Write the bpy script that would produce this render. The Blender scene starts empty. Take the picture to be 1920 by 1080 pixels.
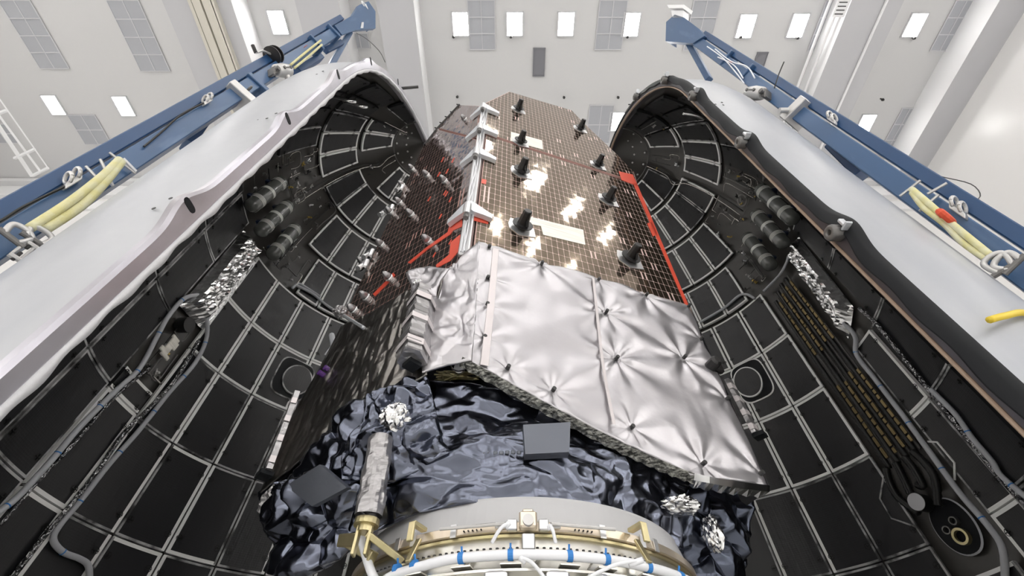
import bpy, bmesh, math, random
import numpy as np
from mathutils import Vector, Matrix, noise
random.seed(7)
S = bpy.context.scene
col = S.collection
R = math.radians
ZC = 2.2                                   # camera height above the floor
PITCH = R(50.6); FPX = 837.0
# ------------------------------------------------------------ camera, world, exposure
cd = bpy.data.cameras.new('camera'); cam = bpy.data.objects.new('camera', cd); col.objects.link(cam)
cam.location = (0, 0, ZC); cam.rotation_euler = (math.pi/2 + PITCH, 0, 0)
cd.sensor_width = 36; cd.lens = 36*FPX/1920; cd.clip_start = .05; cd.clip_end = 200
S.camera = cam
w = bpy.data.worlds.new('world'); S.world = w; w.use_nodes = True
w.node_tree.nodes['Background'].inputs[0].default_value = (.8, .85, .9, 1)
w.node_tree.nodes['Background'].inputs[1].default_value = .4
S.view_settings.view_transform = 'Standard'; S.view_settings.look = 'None'
S.view_settings.exposure = 0.0; S.view_settings.gamma = 1.0
LAMP = 26.0                                # emission of the ceiling lamps
S.cycles.max_bounces = 9; S.cycles.diffuse_bounces = 5; S.cycles.glossy_bounces = 4
S.cycles.use_denoising = True
S.cycles.sample_clamp_indirect = 6.0
# ------------------------------------------------------------ geometry of sight lines (to place things at real depths)
FW = np.array([0, math.cos(PITCH), math.sin(PITCH)]); UP = np.array([0, -math.sin(PITCH), math.cos(PITCH)])
C0 = np.array([0, 0, ZC])
def ray(x, y): return FW + np.array([(x-960)/FPX, 0, 0]) + UP*(540-y)/FPX
def at(x, y, Y):                           # point on the sight line at depth Y
    d = ray(x, y); return C0 + d*(Y/d[1])
def atz(x, y, z):
    d = ray(x, y); return C0 + d*((z-ZC)/d[2])
def atr(x, y, dist):                       # at horizontal distance dist
    d = ray(x, y); return C0 + d*(dist/math.hypot(d[0], d[1]))
def onplane(x, y, P, n):
    d = ray(x, y); return C0 + d*(np.dot(np.array(P)-C0, n)/np.dot(d, n))
# ------------------------------------------------------------ materials
def mat(name, base, rough=.5, metal=0., spec=.5, bump=None, noise_mix=None, coat=0., emis=None):
    m = bpy.data.materials.new(name); m.use_nodes = True; nt = m.node_tree; N = nt.nodes; L = nt.links
    b = N['Principled BSDF']
    b.inputs['Base Color'].default_value = (*base, 1); b.inputs['Roughness'].default_value = rough
    b.inputs['Metallic'].default_value = metal; b.inputs['Specular IOR Level'].default_value = spec
    b.inputs['Coat Weight'].default_value = coat
    tc = N.new('ShaderNodeTexCoord')
    if noise_mix:                          # (scale, colour2, lo, hi, (sx,sy,sz))
        sc, c2, lo, hi, st = noise_mix
        mp = N.new('ShaderNodeMapping'); mp.inputs['Scale'].default_value = st
        n = N.new('ShaderNodeTexNoise'); n.inputs['Scale'].default_value = sc; n.inputs['Detail'].default_value = 6
        r = N.new('ShaderNodeMapRange'); r.inputs['From Min'].default_value = lo; r.inputs['From Max'].default_value = hi
        x = N.new('ShaderNodeMix'); x.data_type = 'RGBA'
        x.inputs['A'].default_value = (*base, 1); x.inputs['B'].default_value = (*c2, 1)
        L.new(tc.outputs['Object'], mp.inputs[0]); L.new(mp.outputs[0], n.inputs['Vector']); L.new(n.outputs['Fac'], r.inputs['Value'])
        L.new(r.outputs[0], x.inputs['Factor']); L.new(x.outputs['Result'], b.inputs['Base Color'])
    if bump:                               # list of (kind, scale, strength, distance)
        prev = None
        for kind, sc, stg, dist in bump:
            if kind == 'noise':
                t = N.new('ShaderNodeTexNoise'); t.inputs['Scale'].default_value = sc; t.inputs['Detail'].default_value = 4; out = t.outputs['Fac']
            elif kind == 'crease':
                wn = N.new('ShaderNodeTexNoise'); wn.inputs['Scale'].default_value = sc*.5
                ad = N.new('ShaderNodeVectorMath'); ad.operation = 'ADD'
                ml = N.new('ShaderNodeVectorMath'); ml.operation = 'SCALE'; ml.inputs['Scale'].default_value = 1.2/sc*2
                L.new(tc.outputs['Object'], wn.inputs['Vector']); L.new(wn.outputs['Color'], ml.inputs[0])
                L.new(tc.outputs['Object'], ad.inputs[0]); L.new(ml.outputs[0], ad.inputs[1])
                t = N.new('ShaderNodeTexVoronoi'); t.inputs['Scale'].default_value = sc; t.feature = 'F1'; out = t.outputs['Distance']
                L.new(ad.outputs[0], t.inputs['Vector'])
            elif kind == 'dots':
                t = N.new('ShaderNodeTexVoronoi'); t.inputs['Scale'].default_value = sc; t.inputs['Randomness'].default_value = .15; out = t.outputs['Distance']
            if kind != 'crease': L.new(tc.outputs['Object'], t.inputs['Vector'])
            bp = N.new('ShaderNodeBump'); bp.inputs['Strength'].default_value = stg; bp.inputs['Distance'].default_value = dist
            L.new(out, bp.inputs['Height'])
            if prev: L.new(prev.outputs[0], bp.inputs['Normal'])
            prev = bp
        L.new(prev.outputs[0], b.inputs['Normal'])
    if emis:
        b.inputs['Emission Color'].default_value = (*emis[0], 1); b.inputs['Emission Strength'].default_value = emis[1]
    return m
M = {}
M['ceiling'] = mat('white_ceiling_paint', (.62, .618, .62), .5, bump=[('noise', .6, .15, .05)])
M['wall'] = mat('white_wall_panel', (.80, .79, .78), .28, bump=[('noise', .4, .2, .1)])
M['soffit'] = mat('shade_grey_soffit', (.52, .52, .54), .5)  # shade under the beams put into the colour; manifold cover borrows it
M['beamwhite'] = mat('white_beam_paint', (.84, .84, .85), .35)
M['beige'] = mat('beige_duct_paint', (.62, .59, .52), .45)
M['ventgrey'] = mat('grey_vent_filter', (.42, .43, .46), .6, bump=[('noise', 3, .2, .02)])
M['ventframe'] = mat('vent_frame', (.6, .6, .62), .4)
M['ventdark'] = mat('dark_vent_grille', (.2, .2, .22), .5)
M['floor'] = mat('light_epoxy_floor', (.86, .86, .85), .25)
M['lamp'] = mat('lamp_diffuser', (1, 1, 1), .5, emis=((1, .98, .95), LAMP))
M['darkdot'] = mat('dark_plastic', (.03, .03, .03), .5)
M['shell'] = mat('shell_paint', (.44, .45, .475), .38, noise_mix=(1.0, (.33, .345, .38), .42, .66, (1, 1, .25)), bump=[('noise', 1.1, .25, .06)])
M['flange'] = mat('brushed_flange', (.50, .49, .54), .3, metal=.7, noise_mix=(1.5, (.32, .30, .31), .45, .8, (1, 1, .5)), bump=[('noise', 2.5, .25, .04)])
M['lip'] = mat('pale_sealant', (.62, .62, .64), .5, bump=[('noise', 9, .5, .02)])
M['flange_dark'] = mat('dark_grey_flange', (.075, .07, .078), .36, metal=.6, noise_mix=(2, (.11, .105, .12), .4, .8, (1, 1, .5)))
M['seal'] = mat('black_rubber_seal', (.006, .007, .009), .6, spec=.25)
M['copper'] = mat('brown_edge_line', (.35, .25, .18), .5)
M['inner'] = mat('dark_inner_skin', (.046, .043, .039), .28, bump=[('noise', 3, .2, .03)])
M['panel'] = mat('black_acoustic_blanket', (.0120, .0122, .0140), .40, spec=.55, bump=[('dots', 38, .22, .006), ('noise', 2.2, .3, .03)])
M['tape'] = mat('white_edge_tape', (.92, .92, .90), .5)
M['tapedim'] = mat('patchy_grey_tape', (.50, .50, .50), .35, noise_mix=(5, (.05, .05, .05), .42, .62, (1, 1, 1)))  # grey tape with random near-black patches
M['cross'] = mat('black_fastener_patch', (.004, .004, .004), .5)
M['tank'] = mat('dark_composite_tank', (.10, .105, .098), .22, coat=.6, bump=[('noise', 30, .1, .005)])
M['tankband'] = mat('pale_tank_band', (.75, .76, .72), .3)
M['tanknavy'] = mat('navy_tank_cradle', (.01, .02, .05), .4)
M['pipe'] = mat('steel_tube', (.5, .48, .45), .25, metal=.9)
M['fitting'] = mat('dull_fitting', (.16, .155, .15), .4, metal=.6)
M['fitblack'] = mat('black_fitting', (.012, .012, .012), .4)
M['brass'] = mat('brass_fitting', (.5, .36, .1), .3, metal=.9)
M['harness'] = mat('grey_harness_wrap', (.50, .51, .54), .5, bump=[('noise', 12, .5, .01)])
M['harnessblue'] = mat('blue_tie', (.03, .2, .55), .5)
M['foil'] = mat('bright_aluminium_foil', (.82, .82, .82), .16, metal=1., bump=[('crease', 4, .2, .03)])
M['foildull'] = mat('dull_foil', (.30, .30, .31), .2, metal=1., bump=[('crease', 22, 1., .03)])
M['mli_white'] = mat('pale_satin_blanket', (.50, .485, .505), .32, metal=.8, bump=[('crease', 2.4, .10, .05), ('noise', 5, .14, .03)])
M['mli_tape'] = mat('pinkish_seam_tape', (.60, .555, .56), .35, metal=.35)
M['mli_edge'] = mat('frayed_layer_edge', (.36, .36, .33), .35, metal=.6, noise_mix=(30, (.06, .06, .055), .4, .6, (1, 1, 5)), bump=[('noise', 25, 1, .03)])
M['mli_side'] = mat('smoky_crinkled_foil', (.25, .235, .22), .3, metal=1., bump=[('crease', 9, .3, .03)])
M['mli_dark'] = mat('dark_blue_grey_foil', (.145, .157, .20), .22, metal=1., bump=[('crease', 6, .25, .04)])
M['mli_deep'] = mat('deep_blue_black_foil', (.085, .095, .125), .24, metal=1., bump=[('crease', 3.5, .2, .04)])
M['mli_box'] = mat('blue_grey_plate_foil', (.135, .145, .17), .42, metal=.7, bump=[('noise', 8, .2, .02)])
M['strap'] = mat('silver_strap_foil', (.36, .35, .355), .3, metal=.8, bump=[('crease', 14, .4, .02)])
M['red'] = mat('red_substrate', (.62, .075, .04), .4)
M['black'] = mat('black_anodised', (.012, .011, .011), .35)
M['silver'] = mat('bare_aluminium', (.70, .70, .71), .3, metal=.8)
M['bracket'] = mat('pale_machined_bracket', (.62, .64, .67), .35, metal=.5)
M['cream'] = mat('cream_patch', (.85, .82, .74), .35, noise_mix=(60, (.70, .67, .60), .45, .6, (.05, .05, 1)))
M['cone'] = mat('white_cone_paint', (.47, .47, .48), .45)
M['gold'] = mat('chromate_gold', (.58, .50, .30), .32, metal=.85, noise_mix=(5, (.42, .38, .2), .4, .7, (1, 1, 1)))
M['goldpale'] = mat('pale_band_metal', (.78, .68, .55), .3, metal=.8)
M['machined'] = mat('machined_ring', (.78, .76, .71), .28, metal=.9, noise_mix=(3, (.55, .54, .5), .4, .8, (1, 1, 1)))
M['white'] = mat('white_sleeving', (.80, .81, .84), .4)
M['blue'] = mat('blue_steel_paint', (.045, .10, .205), .34, noise_mix=(6, (.10, .17, .30), .55, .8, (1, 1, .2)))
M['bluedeep'] = mat('deep_blue_steel_paint', (.014, .055, .145), .4)
M['steel'] = mat('galvanised_steel', (.55, .54, .53), .38, metal=.6)
M['sling'] = mat('yellow_webbing', (.62, .58, .28), .8, noise_mix=(9, (.66, .65, .48), .4, .7, (1, 1, 1)), bump=[('noise', 40, .5, .01)])
M['yellow'] = mat('yellow_hose', (.75, .55, .04), .5)
M['orange'] = mat('red_orange_tag', (.65, .08, .03), .6)
M['brassdark'] = mat('dim_gold_strip', (.20, .15, .07), .35, metal=.8)
M['gloss'] = mat('violet_lens', (.1, .03, .2), .05, coat=1)
def cell_mat(name, cellcol, gapcol, rough, tilt):
    m = bpy.data.materials.new(name); m.use_nodes = True; nt = m.node_tree; N = nt.nodes; L = nt.links
    b = N['Principled BSDF']
    def mth(op, a, c=None, d=None):
        n = N.new('ShaderNodeMath'); n.operation = op
        for i, v in enumerate((a, c, d)):
            if v is None: continue
            if isinstance(v, (int, float)): n.inputs[i].default_value = v
            else: L.new(v, n.inputs[i])
        return n.outputs[0]
    uv = N.new('ShaderNodeUVMap'); sp = N.new('ShaderNodeSeparateXYZ'); L.new(uv.outputs[0], sp.inputs[0])
    U = mth('DIVIDE', sp.outputs[0], .061); V = mth('DIVIDE', sp.outputs[1], .118)
    fu = mth('ABSOLUTE', mth('SUBTRACT', mth('FRACT', U), .5)); fv = mth('ABSOLUTE', mth('SUBTRACT', mth('FRACT', V), .5))
    iu = mth('FLOOR', U); iv = mth('FLOOR', V)
    cmb = N.new('ShaderNodeCombineXYZ'); L.new(iu, cmb.inputs[0]); L.new(iv, cmb.inputs[1])
    wn = N.new('ShaderNodeTexWhiteNoise'); L.new(cmb.outputs[0], wn.inputs['Vector'])
    gu = mth('GREATER_THAN', fu, .474); gv = mth('GREATER_THAN', fv, .484)
    corner = mth('GREATER_THAN', mth('ADD', fu, fv), .895)
    gap = mth('MAXIMUM', mth('MAXIMUM', gu, gv), corner)
    odd = mth('GREATER_THAN', wn.outputs['Value'], .975)
    mark = mth('MULTIPLY', odd, mth('LESS_THAN', mth('ABSOLUTE', mth('SUBTRACT', fu, .36)), .12))
    gap = mth('MAXIMUM', gap, mark)
    mx = N.new('ShaderNodeMix'); mx.data_type = 'RGBA'; mx.inputs['A'].default_value = (*cellcol, 1); mx.inputs['B'].default_value = (*gapcol, 1)
    L.new(gap, mx.inputs['Factor']); L.new(mx.outputs['Result'], b.inputs['Base Color'])
    L.new(mth('SUBTRACT', .93, mth('MULTIPLY', gap, .6)), b.inputs['Metallic'])
    L.new(mth('ADD', mth('MULTIPLY', gap, .3), rough), b.inputs['Roughness'])
    geo = N.new('ShaderNodeNewGeometry')
    sb = N.new('ShaderNodeVectorMath'); sb.operation = 'SUBTRACT'; sb.inputs[1].default_value = (.5, .5, .5); L.new(wn.outputs['Color'], sb.inputs[0])
    ns = N.new('ShaderNodeTexNoise'); ns.inputs['Scale'].default_value = 9; L.new(uv.outputs[0], ns.inputs['Vector'])
    sb2 = N.new('ShaderNodeVectorMath'); sb2.operation = 'SUBTRACT'; sb2.inputs[1].default_value = (.5, .5, .5); L.new(ns.outputs['Color'], sb2.inputs[0])
    s1 = N.new('ShaderNodeVectorMath'); s1.operation = 'SCALE'; s1.inputs['Scale'].default_value = tilt; L.new(sb.outputs[0], s1.inputs[0])
    s2 = N.new('ShaderNodeVectorMath'); s2.operation = 'SCALE'; s2.inputs['Scale'].default_value = tilt*2; L.new(sb2.outputs[0], s2.inputs[0])
    a1 = N.new('ShaderNodeVectorMath'); L.new(s1.outputs[0], a1.inputs[0]); L.new(s2.outputs[0], a1.inputs[1])
    a2 = N.new('ShaderNodeVectorMath'); L.new(a1.outputs[0], a2.inputs[0]); L.new(geo.outputs['Normal'], a2.inputs[1])
    nm = N.new('ShaderNodeVectorMath'); nm.operation = 'NORMALIZE'; L.new(a2.outputs[0], nm.inputs[0])
    L.new(nm.outputs[0], b.inputs['Normal'])
    return m
M['cells'] = cell_mat('solar_cells', (.27, .215, .16), (.66, .50, .46), .07, .016)
M['cells_side'] = cell_mat('solar_cells_side', (.40, .35, .33), (.42, .24, .21), .09, .07)  # paler than the front cells: grazing reflection put into the cell colour
M['pinkedge'] = mat('pinkish_panel_edge', (.62, .40, .36), .4)
# ------------------------------------------------------------ mesh helpers
class MB:
    def __init__(s): s.v = []; s.f = []; s.m = []; s.uv = {}
    def add(s, vs, fs, mi=0):
        o = len(s.v); s.v += [tuple(map(float, p)) for p in vs]
        for f in fs: s.f.append(tuple(i+o for i in f)); s.m.append(mi)
        return s
    def box(s, c, size, X=(1, 0, 0), Y=(0, 1, 0), Z=(0, 0, 1), mi=0, bev=0.):
        c = np.array(c, float); X, Y, Z = [np.array(a, float)*h/2 for a, h in zip((X, Y, Z), size)]
        if bev <= 0:
            vs = [c+i*X+j*Y+k*Z for k in (-1, 1) for j in (-1, 1) for i in (-1, 1)]
            return s.add(vs, [(0, 2, 3, 1), (4, 5, 7, 6), (0, 1, 5, 4), (2, 6, 7, 3), (0, 4, 6, 2), (1, 3, 7, 5)], mi)
        b = min(bev, min(size)*.45)
        lx, ly, lz = [max(1e-6, h) for h in size]
        rings = []
        for zz, ins in ((-1, b), (-1+2*b/lz, 0), (1-2*b/lz, 0), (1, b)):
            ax = 1-2*ins/lx; ay = 1-2*ins/ly; cx = 1-2*(ins+b)/lx; cy = 1-2*(ins+b)/ly
            rings.append([c+i*X+j*Y+zz*Z for i, j in ((ax, cy), (cx, ay), (-cx, ay), (-ax, cy), (-ax, -cy), (-cx, -ay), (cx, -ay), (ax, -cy))])
        vs = [p for r in rings for p in r]; fs = [tuple(range(7, -1, -1)), tuple(range(24, 32))]
        for r in range(3):
            for k in range(8): fs.append((r*8+k, r*8+(k+1) % 8, (r+1)*8+(k+1) % 8, (r+1)*8+k))
        return s.add(vs, fs, mi)
    def tube(s, pts, r, n=8, mi=0, cap=True):
        pts = [np.array(p, float) for p in pts]; rs = r if isinstance(r, (list, tuple)) else [r]*len(pts)
        vs = []; up = None
        for i, p in enumerate(pts):
            d = pts[min(i+1, len(pts)-1)]-pts[max(i-1, 0)]; d = d/(np.linalg.norm(d)+1e-9)
            if up is None: up = np.array([0, 0, 1.]) if abs(d[2]) < .9 else np.array([1., 0, 0])
            a = np.cross(d, up); a /= np.linalg.norm(a)+1e-9; b = np.cross(a, d); up = b
            vs += [p+rs[i]*(math.cos(t)*a+math.sin(t)*b) for t in (2*math.pi*k/n for k in range(n))]
        fs = []
        for i in range(len(pts)-1):
            for k in range(n): fs.append((i*n+k, i*n+(k+1) % n, (i+1)*n+(k+1) % n, (i+1)*n+k))
        if cap: fs.append(tuple(range(n-1, -1, -1))); fs.append(tuple(range((len(pts)-1)*n, len(pts)*n)))
        return s.add(vs, fs, mi)
    def grid(s, rows, mi=0, closed=False):
        nc = len(rows[0]); vs = [p for r in rows for p in r]; fs = []
        for i in range(len(rows)-1):
            for k in range(nc if closed else nc-1): fs.append((i*nc+k, i*nc+(k+1) % nc, (i+1)*nc+(k+1) % nc, (i+1)*nc+k))
        return s.add(vs, fs, mi)
    def prism(s, poly, n, th, mi=0, mside=None):     # polygon (3-D points), extruded by n*th
        n = np.array(n, float); k = len(poly); a = [np.array(p, float) for p in poly]; bq = [p+n*th for p in a]
        s.add(a+bq, [tuple(range(k, 2*k))], mi)
        o = len(s.v)-2*k
        for f in [tuple(range(k-1, -1, -1))]+[(i, (i+1) % k, k+(i+1) % k, k+i) for i in range(k)]:
            s.f.append(tuple(j+o for j in f)); s.m.append(mi if mside is None else mside)
        return s
    def build(s, name, mats, parent=None, smooth=False, loc=None, uvf=None):
        me = bpy.data.meshes.new(name)
        vs = np.array(s.v)
        if parent is not None:
            off = np.array(world_loc(parent)); 
        else: off = np.array(loc) if loc is not None else (vs.min(0)+vs.max(0))/2
        me.from_pydata([tuple(p) for p in vs-off], [], s.f); me.update()
        ms = mats if isinstance(mats, (list, tuple)) else [mats]
        for m in ms: me.materials.append(M[m])
        for p, i in zip(me.polygons, s.m): p.material_index = i; p.use_smooth = smooth
        if uvf:
            l = me.uv_layers.new(name='UVMap')
            for lp in me.loops: l.data[lp.index].uv = uvf(vs[lp.vertex_index])
        bm = bmesh.new(); bm.from_mesh(me); bmesh.ops.recalc_face_normals(bm, faces=bm.faces); bm.to_mesh(me); bm.free()
        o = bpy.data.objects.new(name, me); col.objects.link(o)
        if parent is not None: o.parent = parent
        else: o.location = tuple(off)
        return o
def world_loc(o):
    v = Vector((0, 0, 0))
    while o is not None: v += o.location; o = o.parent
    return v
def tag(o, label=None, cat=None, group=None, kind=None):
    for k, v in (('label', label), ('category', cat), ('group', group), ('kind', kind)):
        if v: o[k] = v
    return o
def empty(name, loc, label, cat, group=None):
    o = bpy.data.objects.new(name, None); col.objects.link(o); o.location = tuple(map(float, loc)); o.empty_display_size = .2
    return tag(o, label, cat, group)
def struct(name, mb, m, **k): return tag(mb.build(name, m, **k), kind='structure')
def unit(v): v = np.array(v, float); return v/np.linalg.norm(v)
def smooth_path(pts, k=6):                       # Catmull-Rom
    pts = [np.array(p, float) for p in pts]; out = []
    for i in range(len(pts)-1):
        p0 = pts[max(i-1, 0)]; p1 = pts[i]; p2 = pts[i+1]; p3 = pts[min(i+2, len(pts)-1)]
        for j in range(k):
            t = j/k; out.append(.5*((2*p1)+(-p0+p2)*t+(2*p0-5*p1+4*p2-p3)*t*t+(-p0+3*p1-3*p2+p3)*t**3))
    return out+[pts[-1]]
# ------------------------------------------------------------ the room
ZR = 20+ZC                                     # ceiling height
YB = 9.9; YF = -22.; XL = -25.; XR = 18.6
def plate(x0, x1, y0, y1, z0, z1): return MB().box(((x0+x1)/2, (y0+y1)/2, (z0+z1)/2), (x1-x0, y1-y0, z1-z0))
struct('floor', plate(XL, XR, YF, YB, -.2, 0), 'floor')
struct('ceiling', plate(XL, XR, YF, YB, ZR, ZR+.2), 'ceiling')
struct('wall_back', plate(XL, XR, YB, YB+.2, 0, ZR), 'wall')
struct('wall_front', plate(XL, XR, YF-.2, YF, 0, ZR), 'wall')
struct('wall_left', plate(XL-.2, XL, YF, YB, 0, ZR), 'wall')
struct('wall_right', plate(XR, XR+.2, YF, YB, 0, ZR), 'wall')
k0 = (ZR-ZC)/FPX/1.1826                         # px at y = 0 to metres on the ceiling
def cx(px): return (px-960)*k0
DROP = ZR-.056*(ZR-ZC)
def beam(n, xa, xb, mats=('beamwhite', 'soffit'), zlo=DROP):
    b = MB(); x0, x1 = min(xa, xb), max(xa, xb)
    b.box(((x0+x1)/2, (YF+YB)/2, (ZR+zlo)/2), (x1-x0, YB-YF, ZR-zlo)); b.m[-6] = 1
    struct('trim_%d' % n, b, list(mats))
q = (DROP-ZC)/(ZR-ZC)
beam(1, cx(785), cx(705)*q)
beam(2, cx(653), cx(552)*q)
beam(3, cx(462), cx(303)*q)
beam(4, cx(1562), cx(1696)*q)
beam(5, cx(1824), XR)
b = MB()
for xp, wd, m in ((360, .12, 0), (372, .28, 0), (392, .34, 0), (402, .1, 0)): b.box((cx(xp)*q, (YF+YB)/2, DROP-.1), (wd, YB-YF, .2), mi=m)
struct('trim_6', b, 'beige')
b = MB()
for xp, zz in ((1590, DROP+.4), (1577, DROP+.6), (1662, DROP-.05)): b.tube([(cx(xp)*q, YF, zz), (cx(xp)*q, YB, zz)], .05, 8)
struct('trim_7', b, 'beamwhite')
b = MB()
for z0, z1, dp in ((ZR-.35, ZR-.05, .35), (ZR-1.5, ZR-.6, .22), (ZR-2.6, ZR-1.9, .12)): b.box(((XL+XR)/2, YB-dp/2, (z0+z1)/2), (XR-XL, dp, z1-z0))
struct('trim_8', b, 'beamwhite')
# ceiling lights
def light_proto():
    o = bpy.data.objects.new('ceiling_light', None); col.objects.link(o)
    f = MB()
    for sx, sy, lx, ly in ((-.32, 0, .05, .86), (.32, 0, .05, .86), (0, -.41, .64, .04), (0, .41, .64, .04)): f.box((sx, sy, -.03), (lx, ly, .06))
    f.build('frame', 'ventframe', o)
    MB().box((0, 0, -.012), (.60, .80, .024)).build('diffuser', 'lamp', o)
    return o
proto = light_proto(); first = True
def place_light(P, label, group=None):
    global first
    if first: o = proto; first = False
    else:
        o = proto.copy(); col.objects.link(o)
        for c in proto.children:
            k = c.copy(); k.parent = o; col.objects.link(k)
    o.location = tuple(map(float, P)); tag(o, label, 'light', group)
vis = [(522, 42, 'square ceiling light on the strip left of the blue beam head marked 2'),
 (864, 45, 'square ceiling light touching the left side of the grey vent above the satellite'),
 (965, 45, 'square ceiling light just right of the grey vent above the satellite'),
 (1061, 45, 'square ceiling light between the two central grey vents, nearest the right one'),
 (1183, 46, 'square ceiling light touching the right side of the right central grey vent'),
 (1272, 45, 'square ceiling light behind the capped head of the right blue beam'),
 (1398, 49, 'square ceiling light just right of the right blue beam head'),
 (1495, 48, 'square ceiling light left of the pipe runs beside the shaded soffit'),
 (1714, 47, 'square ceiling light between the shaded soffit and the broad white beam'),
 (1156, 228, 'square ceiling light low beside the right fairing half edge and a grey vent'),
 (1622, 232, 'square ceiling light low above the right blue lifting beam'),
 (102, 197, 'leftmost square ceiling light, above the small grey vent at far left'),
 (233, 199, 'square ceiling light above the left blue beam, right of the leftmost light')]
for x, y, lb in vis: place_light(atz(x, y, ZR-.002), lb, 'ceiling lights in view')
gx = [-22, -18.2, -14.4, -8.4, -4.6, -2.2, 0.1, 2.4, 5.4, 7.8, 10.3, 12.8, 15.6]
for iy, yy in enumerate((.4, -2.8, -6, -9.2, -12.4, -15.6, -18.8)):  # unseen lamp rows added behind the camera to light the fairing interiors
    for xx in gx:
        if iy == 0 and -9 < xx < 12: continue
        place_light((xx, yy, ZR-.002), 'added square ceiling light, unseen, in rows above the picture', 'added ceiling lights, unseen above the picture')
def added_wall_light(P, n, label):  # unseen lamps added to brighten the dark fairing interiors
    o = empty('added_wall_light', P, label, 'light', 'added wall lights, unseen, behind the viewpoint'); n = np.array(n, float); t = np.cross(n, (0, 0, 1.)); P = np.array(P, float)
    MB().box(P+n*.06, (1.3, .12, 1.3), t, n, (0, 0, 1)).build('housing', 'ventframe', o); MB().box(P+n*.13, (1.15, .02, 1.15), t, n, (0, 0, 1)).build('diffuser', 'lamp', o)
for zz in (5., 9.5, 14.):
    for xx in (-18, -12, -6, 0, 6, 12): added_wall_light((xx, YF, zz), (0, 1, 0), 'added square wall light, unseen, behind the viewpoint')
    for yy in (-4, -9, -14): added_wall_light((XL, yy, zz), (1, 0, 0), 'added square wall light, unseen, behind the viewpoint'); added_wall_light((XR, yy, zz), (-1, 0, 0), 'added square wall light, unseen, behind the viewpoint')
# ceiling vents
def vent(px, label, rows, cols=2, m='ventgrey'):
    P = [atz(x, y, ZR) for x, y in px]; x0 = (P[0][0]+P[3][0])/2; x1 = (P[1][0]+P[2][0])/2; y0 = (P[2][1]+P[3][1])/2; y1 = (P[0][1]+P[1][1])/2
    x0, x1 = min(x0, x1), max(x0, x1); ya, yb = min(y0, y1), max(y0, y1)
    o = empty('ceiling_vent', ((x0+x1)/2, (ya+yb)/2, ZR), label, 'vent', 'grey ceiling vents')
    MB().box(((x0+x1)/2, (ya+yb)/2, ZR-.02), (x1-x0, yb-ya, .03)).build('filter_panel', m, o)
    f = MB()
    for i in range(rows+1): f.box(((x0+x1)/2, ya+(yb-ya)*i/rows, ZR-.04), (x1-x0+.04, .035, .04))
    for i in range(cols+1): f.box((x0+(x1-x0)*i/cols, (ya+yb)/2, ZR-.038), (.03, yb-ya, .036))
    f.build('frame', 'ventframe' if m == 'ventgrey' else m, o)
vent([(2, 0), (62, 0), (127, 129), (72, 127)], 'long grey vent at the top left corner of the ceiling', 4)
vent([(200, 0), (262, 0), (319, 134), (265, 132)], 'long grey vent second from the left at the top', 4)
vent([(877, 0), (928, 0), (928, 93), (880, 92)], 'long grey vent between the two lights above the satellite', 3)
vent([(1124, 0), (1175, 0), (1166, 93), (1116, 92)], 'long grey vent with a light touching its right side', 3)
vent([(1301, 0), (1351, 0), (1328, 94), (1281, 94)], 'long grey vent behind the head of the right blue beam', 3)
vent([(1548, 0), (1592, 0), (1562, 95), (1514, 95)], 'long grey vent beside the pipes left of the shaded soffit', 3)
vent([(1786, 0), (1826, 0), (1783, 95), (1749, 95)], 'long grey vent beside the broad white beam at right', 3)
vent([(1000, 90), (1021, 90), (1021, 142), (1000, 142)], 'small dark grey grille above the satellite', 1, 1, 'ventdark')
vent([(1419, 98), (1440, 98), (1427, 136), (1409, 136)], 'small dark grey grille beside the right blue beam', 1, 1, 'ventdark')
vent([(1104, 197), (1149, 197), (1143, 268), (1100, 268)], 'short grey vent low beside the right fairing half', 2)
vent([(128, 215), (179, 215), (210, 271), (160, 269)], 'short grey vent low at left under the two lights', 2)
vent([(-30, 232), (13, 232), (36, 268), (-8, 268)], 'short grey vent behind the white ladder at far left', 2)
vent([(1686, 202), (1713, 203), (1676, 290), (1650, 290)], 'short grey vent low beside the broad white beam', 3)
vent([(655, 62), (690, 62), (694, 90), (662, 90)], 'small pale vent beneath the blue beam head marked 2', 1)
for x, y, lb in ((851, 68, 'beside the left central light'), (958, 68, 'under the second central light'), (858, 180, 'left of the satellite top'), (1057, 181, 'right of the satellite top'),
                 (1158, 181, 'above the low right vent'), (1175, 68, 'under the light right of the central vent'), (1386, 68, 'right of the right beam head'), (1492, 70, 'under the light left of the pipes'), (1709, 70, 'under the light left of the broad beam'), (1651, 185, 'above the low light on the right')):
    P = atz(x, y, ZR); b = MB(); b.tube([P, P-np.array([0, 0, .12]), P-np.array([0, 0, .13]), P-np.array([0, 0, .2])], [.03, .03, .06, .045], 10)
    tag(b.build('sprinkler_head', 'darkdot'), 'small dark ceiling sensor '+lb, 'sensor', 'small ceiling sensors')
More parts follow.
